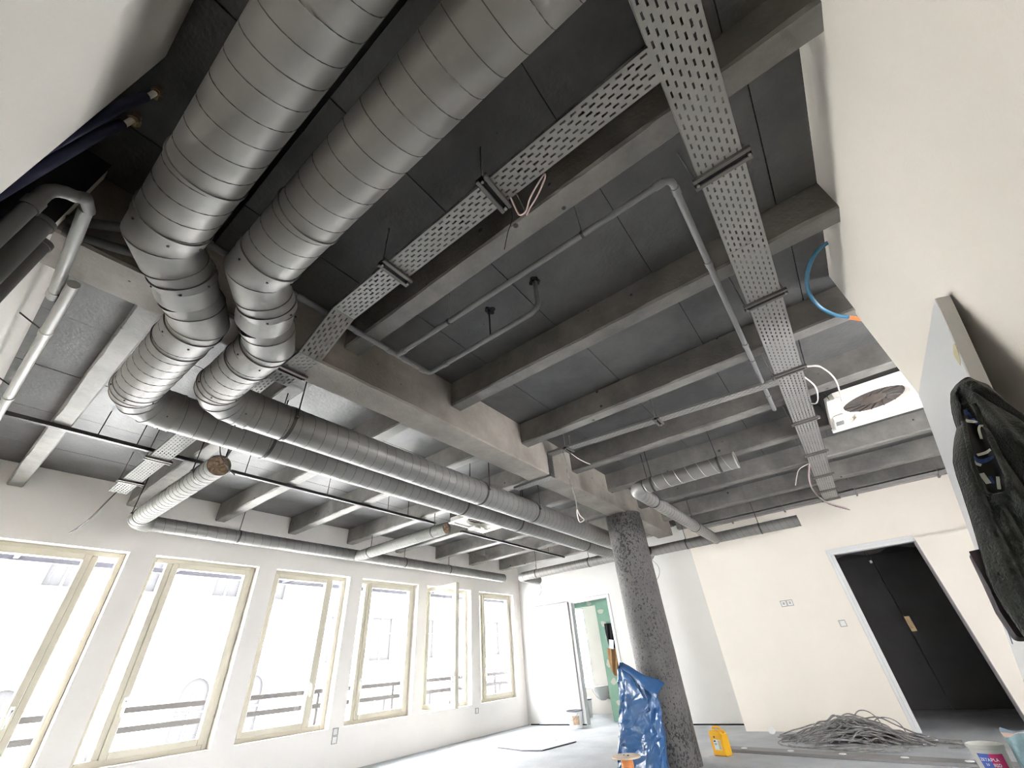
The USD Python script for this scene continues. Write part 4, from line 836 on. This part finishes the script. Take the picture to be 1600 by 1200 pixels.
# thin board lying on the screed
Pb = np.array([(-5.26, 6.37), (-4.66, 6.20), (-4.36, 6.26), (-4.23, 6.98), (-4.60, 7.10), (-5.14, 6.80)])
n = len(Pb); V = np.vstack([np.c_[Pb, np.full(n, 0.001)], np.c_[Pb, np.full(n, 0.014)]]); F = [[0, k, k + 1] for k in range(1, n - 1)] + [[n, n + k + 1, n + k] for k in range(1, n - 1)]
for k in range(n): q = (k + 1) % n; F += [[k, n + k, n + q], [k, n + q, q]]
fb = thing('floor_board', 'thin grey board lying flat on the floor in front of the washroom door', 'board', (-4.7, 6.6, 0))
obj('sheet', (V, np.array(F)), 'board', fb)
obj('edge_strip', tube(np.c_[np.vstack([Pb[0], Pb[1], Pb[2], Pb[3]]), np.full(4, 0.010)], 0.007, 6, mitre=True), 'lid', fb, label='dark edge strip')
for k, (x, y, s, wh) in enumerate([(-4.62, 7.02, 0.03, 'at the far edge of the floor board'), (-3.55, 7.45, 0.035, 'right of the floor board, darker and nearer'), (-3.25, 7.60, 0.03, 'right of the floor board, paler and farther'), (-3.0, 6.15, 0.04, 'left of the blue sheet, larger one'), (-2.80, 6.08, 0.03, 'beside the blue sheet, smaller one'), (-4.4, 6.45, .018, 'on the floor board')]):
    r_ = np.random.default_rng(40 + k); q = r_.normal(0, 1, (14, 3)); q /= np.linalg.norm(q, axis=1, keepdims=True); q = q * np.array([s, s * .8, s * .3]) + [x, y, s * .28]
    h = trimesh.convex.convex_hull(q)
    single('mortar_crumb', (np.array(h.vertices), np.array(h.faces)), 'gap' if k < 2 else 'steel', 'small crumb of mortar ' + wh, 'rubble', group='mortar crumbs on the floor')
# heap of grey cables
r_ = np.random.default_rng(12); strands, white_ends, pink = [], [], []
for k in range(110):
    cx, cy = -0.66 + r_.normal(0, 0.18), 7.46 + r_.normal(0, 0.09); L = r_.uniform(0.28, 0.62); th0 = r_.normal(0.0, 0.30) + (PI if r_.random() < .5 else 0)
    hgt = max(0.012, 0.235 * math.exp(-((cx + 0.68) / 0.34) ** 2) * r_.uniform(0.1, 1.0))
    m = 9; s = np.linspace(-1, 1, m); bend = r_.normal(0, 0.10)
    x = cx + np.cos(th0) * s * L + r_.normal(0, .012, m); y = cy + np.sin(th0) * s * L + bend * (1 - s * s) + r_.normal(0, .012, m)
    z = 0.010 + (hgt * (1 - s * s) + 0.02 * np.abs(r_.normal(0, 1, m))) * (1 - 0.4 * np.abs(s))
    y = np.minimum(y, 8.09 - 0.02)
    strands.append(tube(smooth_path(np.stack([x, y, z], 1), 4), 0.0078, 5))
    if k % 7 == 0: white_ends.append(tube([(x[-1], y[-1], z[-1]), (x[-1] + .05 * math.cos(th0), min(8.08, y[-1] + .05 * math.sin(th0)), z[-1] + .012)], 0.0065, 6))
def loop(c, rx, ry, a0, a1, z=0.012, lift=0.0, n=26):
    t = np.linspace(a0, a1, n); return tube(smooth_path(np.stack([c[0] + rx * np.cos(t), np.minimum(8.1, c[1] + ry * np.sin(t)), z + lift * np.sin((t - a0) / (a1 - a0) * PI)], 1), 2), 0.0062, 5)
for args in [((-1.18, 7.25), .30, .32, 1.9, 5.6), ((-0.72, 6.98), .33, .14, 0.3, 6.0), ((-0.55, 6.92), .36, .17, -2.6, 2.9), ((-0.25, 7.35), .30, .26, -1.6, 1.7), ((0.12, 7.25), .20, .16, -1.5, 2.2), ((-0.9, 7.1), .45, .22, 3.3, 6.1)]: strands.append(loop(*args))
for c, rx, h, yy0 in ((-0.50, .14, .22, 7.62), (-0.32, .15, .15, 7.62)):
    t = np.linspace(0, PI, 16); strands.append(tube(smooth_path(np.stack([c - rx * np.cos(t) * 1.0, np.full(16, yy0), 0.05 + h * np.sin(t) ** .8], 1), 2), 0.0062, 5))
hp_ = thing('cable_heap', 'tangled heap of grey cables on the floor beside the entrance', 'cables', (-0.66, 7.46, 0), kind='stuff')
obj('cables', cat(*strands), 'cable_grey', hp_, smooth=60, kind='stuff')
obj('taped_ends', cat(*white_ends), 'disc', hp_, label='white taped cable ends', kind='stuff')
# cable reel
cr = thing('cable_reel', 'wooden cable reel with copper coloured cable at the bottom edge', 'cable reel', (-2.245, 4.52, 0))
cc = (-2.245, 4.55)
obj('flange', lathe([(0.012, 0.255), (0.012, 0.265), (0.128, 0.265), (0.130, 0.262), (0.130, 0.253), (0.012, 0.253)], 40, (*cc, 0)), 'plywood', cr, smooth=35)
obj('flange', lathe([(0.0, 0.0), (0.130, 0.0), (0.130, 0.012), (0.0, 0.012)], 40, (*cc, 0)), 'plywood', cr, smooth=35)
obj('core', lathe([(0.045, 0.01), (0.045, 0.255)], 28, (*cc, 0)), 'plywood', cr, smooth=35)
obj('wound_cable', helix((cc[0], cc[1], 0.02), (cc[0], cc[1], 0.248), 0.050, 0.009, 0.006, 24, 6), 'copper', cr, smooth=60)
obj('bolt', cat(tube([(cc[0] + .02, cc[1], .262), (cc[0] + .02, cc[1], .270)], .009, 8), tube([(cc[0] - .025, cc[1] + .01, .262), (cc[0] - .025, cc[1] + .01, .269)], .007, 8)), 'ink', cr)
# blue plastic sheet over something tall
bs = thing('plastic_sheet', 'crumpled shiny blue plastic sheet draped over tall goods before the column', 'plastic sheet', (-2.42, 5.45, 0))
nz, na = 15, 24; P = np.zeros((nz, na, 3)); r_ = np.random.default_rng(3)
def lerp(z, tab): return np.interp(z, [a for a, b in tab], [b for a, b in tab])
for i, z in enumerate(np.linspace(0.0, 1.0, nz)):
    for j in range(na):
        zz_ = min(1, max(0, z + (r_.uniform(-0.032, 0.032) if 0 < i < nz - 1 else 0))); hz = zz_ * 0.95; t = (j + r_.uniform(-.35, .35)) * 2 * PI / na
        xl = lerp(hz, [(0, -2.74), (0.10, -2.71), (0.36, -2.655), (0.55, -2.61), (0.70, -2.585), (0.86, -2.57), (0.93, -2.55), (0.95, -2.52)])
        xr = lerp(hz, [(0, -2.205), (0.28, -2.17), (0.45, -2.16), (0.58, -2.155), (0.66, -2.17), (0.74, -2.24), (0.86, -2.36), (0.93, -2.46), (0.95, -2.50)])
        dy = lerp(hz, [(0, 0.17), (0.5, 0.14), (0.8, 0.10), (0.93, 0.05), (0.95, 0.02)])
        c, s_ = math.cos(t), math.sin(t); e = 0.62; k = 1 + r_.uniform(-0.22, 0.06)
        P[i, j] = ((xl + xr) / 2 + (xr - xl) / 2 * math.copysign(abs(c) ** e, c) * (1 + (k - 1) * .25), 5.33 + dy * k * math.copysign(abs(s_) ** e, s_) + 0.06 * z, hz)
v, f = grid(P, close_u=True); N = len(v)
v = np.vstack([v, P[-1].mean(0)]); f = np.vstack([f, [[N, N - na + k, N - na + (k + 1) % na] for k in range(na)]])
for _ in range(2):                                          # each facet gets a few gently bent ones, creases stay
    v2, f2 = trimesh.remesh.subdivide(v, f); nv = len(v); w_ = np.array(v2); w_[nv:] += r_.normal(0, 0.0016 if _ else 0.004, (len(v2) - nv, 3)); w_[:, 2] = np.maximum(w_[:, 2], 0); v, f = w_, f2
obj('sheet', (v, f), 'bluebag', bs, smooth=22)
# loose flap sticking out to the upper right
U = np.linspace(0, 1, 16); Wd = np.linspace(0, 1, 10); P = np.zeros((16, 10, 3))
for i, u in enumerate(U):
    for j, w_ in enumerate(Wd):
        a_ = np.array([-2.50, 5.36, 0.945]) * (1 - u) + np.array([-2.02, 5.29, 0.735]) * u; b_ = np.array([-2.46, 5.29, 0.88]) * (1 - u) + np.array([-2.115, 5.24, 0.615]) * u
        P[i, j] = a_ * (1 - w_) + b_ * w_ + np.array([0.0, -0.022 * math.sin(PI * w_) - 0.012 * math.sin(5 * u + 3 * w_), 0.010 * math.sin(9 * u)])
obj('flap', slab_of(P, (0.002, 0.012, 0.003)), 'bluebag', bs, smooth=40)
# bucket and bag at lower right
c2 = (0.315, 5.30)
nb = tub('paint_bucket', 'translucent grey bucket with a blue and magenta label at the bottom right', c2, 0.085, 0.105, 0.29, 'tub')
def tubx(z): return 0.085 + 0.02 * z / 0.29
obj('label', wrap(c2, .085, .105, .29, -2.35, -1.72, 0.04, 0.245, 0.0018), 'lab_blue', nb, label='blue half of the label')
obj('label', wrap(c2, .085, .105, .29, -1.72, -0.9, 0.04, 0.245, 0.0018), 'lab_magenta', nb, label='magenta half of the label')
def curved_text(text, h, a_mid, z, bold=True):
    m = meshkit.text_mesh(text, h, 0.0008, bold); v = np.array(m.vertices); v[:, 0] -= (v[:, 0].max() + v[:, 0].min()) / 2
    r = tubx(z) + 0.0022; a = a_mid + v[:, 0] / r
    return np.stack([c2[0] + (r + v[:, 2]) * np.cos(a), c2[1] + (r + v[:, 2]) * np.sin(a), z + v[:, 1]], 1), np.array(m.faces)
obj('lettering', cat(curved_text('ZETA', 0.016, -2.02, 0.205), curved_text('10', 0.012, -2.02, 0.18)), 'label_white', nb)
obj('lettering', cat(curved_text('PLA', 0.017, -1.50, 0.205), curved_text('RIO', 0.017, -1.50, 0.175)), 'label_white', nb)
tb = thing('paper_bag', 'teal paper sack with a printed folded top beside the labelled bucket', 'bag', (0.57, 5.1, 0))
P = np.zeros((14, 40, 3)); t = np.arange(40) * 2 * PI / 40
for i, z in enumerate(np.linspace(0, 0.37, 14)):
    c, s = np.cos(t), np.sin(t)
    P[i] = np.stack([0.60 + 0.17 * np.sign(c) * np.abs(c) ** .35 + 0.01 * np.sin(4 * t + z * 9), 5.08 + 0.14 * np.sign(s) * np.abs(s) ** .35 + 0.008 * np.sin(6 * t - z * 14), np.full(40, z + 0.012 * (i == 13)) + 0.014 * np.sin(3 * t) * (i / 13)], 1)
obj('sack', grid(P, close_u=True), 'teal', tb, smooth=40)
top = np.array([P[-1], P[-1] * .5 + P[-1].mean(0) * .5 + np.c_[np.zeros(40), np.zeros(40), 0.02 * np.sin(2 * t)], np.repeat(P[-1].mean(0)[None], 40, 0) + [0, 0, .015]])
obj('folded_top', grid(top, close_u=True), 'print', tb, smooth=50)

# ================================================================== LEANING DOOR LEAF AND THE JACKET ON IT
ld = thing('door_leaf', 'unhung white door leaf leaning against the right wall', 'door', (0.45, 2.33, 0))
SL = 0.245; La = math.atan(SL); Llen = 2.10
# local: s along the slope from the floor, y along the wall, n out of the face towards the room
ev = np.array([math.sin(La), 0, math.cos(La)]); en = np.array([-math.cos(La), 0, math.sin(La)]); org = np.array([0.689 - SL * 2.05, 0, 0.0])
def lean(m): v = np.asarray(m[0], float); return org + v[:, :1] * en + v[:, 1:2] * np.array([0, 1.0, 0]) + v[:, 2:3] * ev, m[1]
lf = obj('panel', lean(cbox((-0.042, 1.882, 0.011), (0.0, 2.785, Llen), 0.003)), 'white_door', ld)
obj('edge_band', lean(cbox((-0.040, 1.8795, 0.02), (-0.002, 1.8835, Llen - 0.004), 0.001)), 'door_edge', ld, label='grey unpainted edge')
hr = 1.04
obj('spindle_hole', lean(tube([(0.001, 2.725, hr / math.cos(La)), (-0.004, 2.725, hr / math.cos(La))], 0.011, 14)), 'ink', lf)
obj('keyhole', lean(cbox((-0.004, 2.715, 0.935 / math.cos(La)), (0.001, 2.735, 0.99 / math.cos(La)), 0.003)), 'ink', lf)
P = np.array([[(0.0012, 1.905 + 0.028 * (1 + .25 * math.sin(3 * a)) * math.cos(a), 1.86 + 0.04 * (1 + .2 * math.cos(2 * a + 1)) * math.sin(a)) for a in th], [(0.0012, 1.905, 1.86)] * 19])
obj('filler_patch', lean(slab_of(P, (-0.002, 0, 0))), 'stain', lf, label='yellowish filler stain')

jk = thing('fleece_jacket', 'dark fleece jacket with blue and white striped lining hung on the leaning door', 'jacket', (0.60, 1.85, 1.70))
JL = [[0.580, 1.698], [0.556, 1.686], [0.534, 1.668], [0.519, 1.64], [0.504, 1.606], [0.491, 1.568], [0.486, 1.548], [0.466, 1.521], [0.445, 1.488], [0.422, 1.447], [0.407, 1.402], [0.393, 1.35], [0.376, 1.29], [0.358, 1.229], [0.341, 1.175], [0.324, 1.123], [0.316, 1.08], [0.313, 1.041], [0.314, 0.989], [0.315, 0.909], [0.32, 0.75]]
JR = [[0.600, 1.698], [0.622, 1.648], [0.626, 1.581], [0.636, 1.537], [0.65, 1.455], [0.66, 1.341], [0.665, 1.174], [0.66, 0.75]]
LL = [[0.523, 1.591], [0.504, 1.55], [0.482, 1.496], [0.465, 1.451], [0.451, 1.413], [0.443, 1.376], [0.437, 1.342], [0.445, 1.322]]
LR = [[0.540, 1.591], [0.536, 1.561], [0.531, 1.535], [0.516, 1.484], [0.505, 1.444], [0.495, 1.399], [0.487, 1.361], [0.470, 1.322]]
RIDGES = [(0.026, 0.020, [[0.558, 1.644], [0.561, 1.557], [0.561, 1.467], [0.564, 1.423], [0.561, 1.306], [0.55, 1.1], [0.55, 0.8]]),
          (0.024, 0.011, [[0.536, 1.604], [0.526, 1.521], [0.506, 1.433], [0.491, 1.356], [0.482, 1.281], [0.469, 1.171], [0.46, 0.95]]),
          (0.022, 0.013, [[0.549, 1.662], [0.577, 1.656], [0.609, 1.603], [0.625, 1.53]]),
          (0.020, 0.016, [[0.486, 1.537], [0.451, 1.463], [0.427, 1.396], [0.408, 1.32], [0.391, 1.239], [0.369, 1.14], [0.356, 1.062], [0.35, 0.9]]),
          (0.018, 0.016, [[0.425, 1.287], [0.41, 1.2], [0.398, 1.135], [0.385, 1.028], [0.38, 0.85]]),
          (0.022, 0.016, [[0.60, 1.50], [0.606, 1.38], [0.60, 1.2], [0.60, 0.9]]),
          (0.016, 0.008, [[0.556, 1.672], [0.53, 1.64], [0.515, 1.60], [0.497, 1.56]]),
          (-0.034, 0.009, [[0.57, 1.634], [0.597, 1.582], [0.62, 1.521], [0.639, 1.417], [0.64, 1.2]]),
          (-0.045, 0.011, [[0.542, 1.634], [0.533, 1.57], [0.535, 1.497], [0.532, 1.427], [0.526, 1.347], [0.511, 1.221], [0.50, 1.0]]),
          (-0.030, 0.010, [[0.436, 1.332], [0.413, 1.253], [0.400, 1.169], [0.388, 1.105], [0.37, 0.95]]),
          (-0.022, 0.006, [[0.545, 1.654], [0.527, 1.61], [0.510, 1.568], [0.494, 1.548], [0.480, 1.546]]),
          (-0.022, 0.010, [[0.455, 1.28], [0.44, 1.15], [0.43, 0.95]])]
def poly_dist(x, z, pl):
    p = np.asarray(pl); best = np.full(np.shape(x), 9.0)
    for a, b in zip(p[:-1], p[1:]):
        d = b - a; t_ = np.clip(((x - a[0]) * d[0] + (z - a[1]) * d[1]) / (d @ d), 0, 1)
        best = np.minimum(best, np.hypot(x - a[0] - t_ * d[0], z - a[1] - t_ * d[1]))
    return best
def at_z(pl, z): q = np.asarray(pl)[::-1]; return np.interp(z, q[:, 1], q[:, 0])
def jy(x, z):
    """front surface of the jacket: distance towards the room"""
    u = np.clip((x - at_z(JL, z)) / (at_z(JR, z) - at_z(JL, z) + 1e-6), 0, 1)
    e = np.clip(np.sin(PI * u), 0, 1) ** 0.4 * np.clip((1.705 - z) / 0.05, 0.25, 1)
    d = 0.052 * e + sum(a * np.exp(-(poly_dist(x, z, pl) / w) ** 2) for a, w, pl in RIDGES) * e
    d = d + 0.010 * (meshkit.fbm(np.stack([x * 22, z * 9, x * 0], -1), 3, 4) - 0.5) * e
    a, b = at_z(LL, z), at_z(LR, z); inn = np.clip((x - a) / 0.006, 0, 1) * np.clip((b - x) / 0.006, 0, 1) * ((z < 1.591) & (z > 1.322))
    return 1.868 - np.maximum(0.006, d - 0.020 * inn)
zs = np.concatenate([np.linspace(1.698, 1.60, 36), np.linspace(1.597, 0.76, 150)]); us = np.linspace(0, 1, 120)
X = at_z(JL, zs)[:, None] + (at_z(JR, zs) - at_z(JL, zs))[:, None] * us; Zg = np.broadcast_to(zs[:, None], X.shape)
Fr = np.stack([X, jy(X, Zg), Zg], -1); Bk = Fr.copy(); Bk[..., 1] = 1.873
gf, gb = grid(Fr), grid(Bk)
obj('body', cat(gf, (gb[0], gb[1][:, ::-1])), 'fleece', jk, smooth=60)
def on_jacket(pl, off, n=20):
    p = smooth_path(np.c_[np.asarray(pl), np.zeros(len(pl))], 5)[:, :2]; return np.stack([p[:, 0], jy(p[:, 0], p[:, 1]) - off, p[:, 1]], 1)
obj('front_edge', cat(tube(on_jacket(np.asarray(LL) - [0.004, 0], 0.003), 0.006, 8), tube(on_jacket(np.asarray(LR) + [0.006, 0], 0.003), 0.008, 8)), 'fleece', jk, smooth=60)
lz = np.linspace(1.588, 1.325, 40); lw = np.linspace(0.02, 0.98, 16)
LX = at_z(LL, lz)[:, None] + (at_z(LR, lz) - at_z(LL, lz))[:, None] * lw; LZ = np.broadcast_to(lz[:, None], LX.shape)
obj('lining', slab_of(np.stack([LX, jy(LX, LZ) - 0.003, LZ], -1), (0, 0.002, 0)), 'lining', jk, smooth=60, label='black lining in the open front')
for m, w, pl in [('stripe_blue', .0125, [[0.523, 1.588], [0.530, 1.563]]), ('stripe_white', .010, [[0.509, 1.556], [0.528, 1.538]]), ('stripe_blue', .012, [[0.524, 1.556], [0.527, 1.532]]), ('stripe_white', .010, [[0.532, 1.528], [0.518, 1.512], [0.508, 1.482]]), ('stripe_white', .008, [[0.476, 1.443], [0.502, 1.442]]), ('stripe_blue', .014, [[0.462, 1.442], [0.472, 1.423], [0.498, 1.422]]), ('stripe_white', .008, [[0.457, 1.424], [0.468, 1.411]]), ('stripe_white', .012, [[0.456, 1.389], [0.455, 1.356]]), ('stripe_blue', .006, [[0.468, 1.375], [0.464, 1.354]]), ('stripe_white', .013, [[0.482, 1.366], [0.468, 1.333]])]:
    c_ = on_jacket(pl, 0.006) if len(pl) > 2 else on_jacket([pl[0], list(np.mean(pl, 0)), pl[1]], 0.006)
    d_ = c_[-1] - c_[0]; d_[1] = 0; d_ /= np.linalg.norm(d_); nn_ = np.array([-d_[2], 0, d_[0]])
    obj('lining_stripe', slab_of(np.stack([c_ - nn_ * w / 2, c_ + nn_ * w / 2], 1), (0, 0.002, 0)), m, jk)
mb = thing('shoulder_bag', 'dark maroon bag hanging behind the fleece jacket', 'bag', (0.38, 1.90, 1.0))
bp_ = [(0.325, 1.186), (0.44, 1.196), (0.432, 0.96), (0.30, 0.96), (0.300, 1.03), (0.312, 1.10)]
obj('body', prism(bp_, 1.885, 1.935, 0.010), 'maroon', mb, smooth=40)
obj('flap', prism([(0.323, 1.190), (0.441, 1.200), (0.436, 1.08), (0.313, 1.08)], 1.878, 1.8845, 0.002), 'maroon', mb, smooth=40)

# ================================================================== OUTSIDE: balcony and the houses across the street
bal = thing('balcony', 'pale balcony slab with a two bar grey railing outside the windows', 'balcony', (-7.0, 4.3, 0.3), kind=S)
obj('slab', box((-7.35, -6.0, 0.12), (XW - 0.24, 16.0, 0.30)), 'facade', bal)
for z in (0.90, 0.72): obj('rail', cbox((-7.225, -6.0, z - 0.028), (-7.175, 16.0, z + 0.028), 0.004), 'rail', bal)
for y in np.arange(-5.6, 16.0, 1.43): obj('post', cbox((-7.215, y - 0.015, 0.30), (-7.185, y + 0.015, 0.90), 0.003), 'rail', bal)
single('awning_bar', cat(cbox((-6.95, -6.0, 2.29), (-6.88, 16.0, 2.345), 0.004), *[cbox((-6.95, y - .02, 2.30), (XW - 0.23, y + .02, 2.33), 0.002) for y in np.arange(-5.3, 16, 1.43) + 0.03]), 'blind', 'dark grey awning bar running across all windows outside', 'awning', kind=S)
def house(name, label, x, y0, y1, floors, wins, arched, cornice, seed):
    h = thing(name, label, 'building', (x, (y0 + y1) / 2, -12.0))
    obj('facade', box((x - 9, y0, -12), (x, y1, floors[-1] + 3.6)), 'facade', h)
    for zc_ in cornice: obj('cornice', cat(box((x, y0, zc_), (x + 0.35, y1, zc_ + 0.30)), box((x, y0, zc_ - 0.22), (x + 0.18, y1, zc_))), 'facade_trim', h)
    for zf in floors:
        for yc_, w in wins:
            if arched and zf == floors[0]:
                a = np.linspace(0, PI, 12); pts = [(yc_ - w / 2, zf)] + [(yc_ - w / 2 * math.cos(t), zf + 1.6 + w / 2 * math.sin(t)) for t in a] + [(yc_ + w / 2, zf)]
            else: pts = [(yc_ - w / 2, zf), (yc_ - w / 2, zf + 1.7), (yc_ + w / 2, zf + 1.7), (yc_ + w / 2, zf)]
            pg = sg.Polygon(pts); fr = pg.buffer(0.12, join_style=2).difference(pg)
            ex = lambda p, d: trimesh.creation.extrude_polygon(p, d, engine='earcut')
            def put(m, xo_): v = np.array(m.vertices); return np.stack([x + xo_ + v[:, 2], v[:, 0], v[:, 1]], 1), np.array(m.faces)
            wn = obj('window', put(ex(fr, 0.10), 0.0), 'facade_trim', h)
            obj('pane', put(ex(pg, 0.03), 0.0), 'facade_glass', wn)
            obj('mullion', cat(box((x + 0.03, yc_ - 0.03, zf), (x + 0.06, yc_ + 0.03, zf + 1.7)), box((x + 0.03, yc_ - w / 2, zf + 1.05), (x + 0.06, yc_ + w / 2, zf + 1.10))), 'facade', wn)
            obj('sill', box((x, yc_ - w / 2 - 0.15, zf - 0.14), (x + 0.22, yc_ + w / 2 + 0.15, zf - 0.02)), 'facade_trim', wn)
    return h
house('town_house', 'old pale town house with arched windows across the street', -20.0, -14.0, 10.6, [-0.6, 4.1, 8.0], [(y, 0.9) for y in (-12.4, -9.2, -6.0, -2.8, 0.4, 2.6, 4.6, 7.4, 9.3)], True, [2.9, 7.3], 1)
house('apartment_house', 'plain white apartment house with square windows across the street', -19.0, 10.9, 34.0, [-1.4, 1.7, 4.8, 7.9], [(y, 1.15) for y in (12.2, 14.4, 17.2, 19.8, 22.8, 25.6, 28.6, 31.4)], False, [], 2)
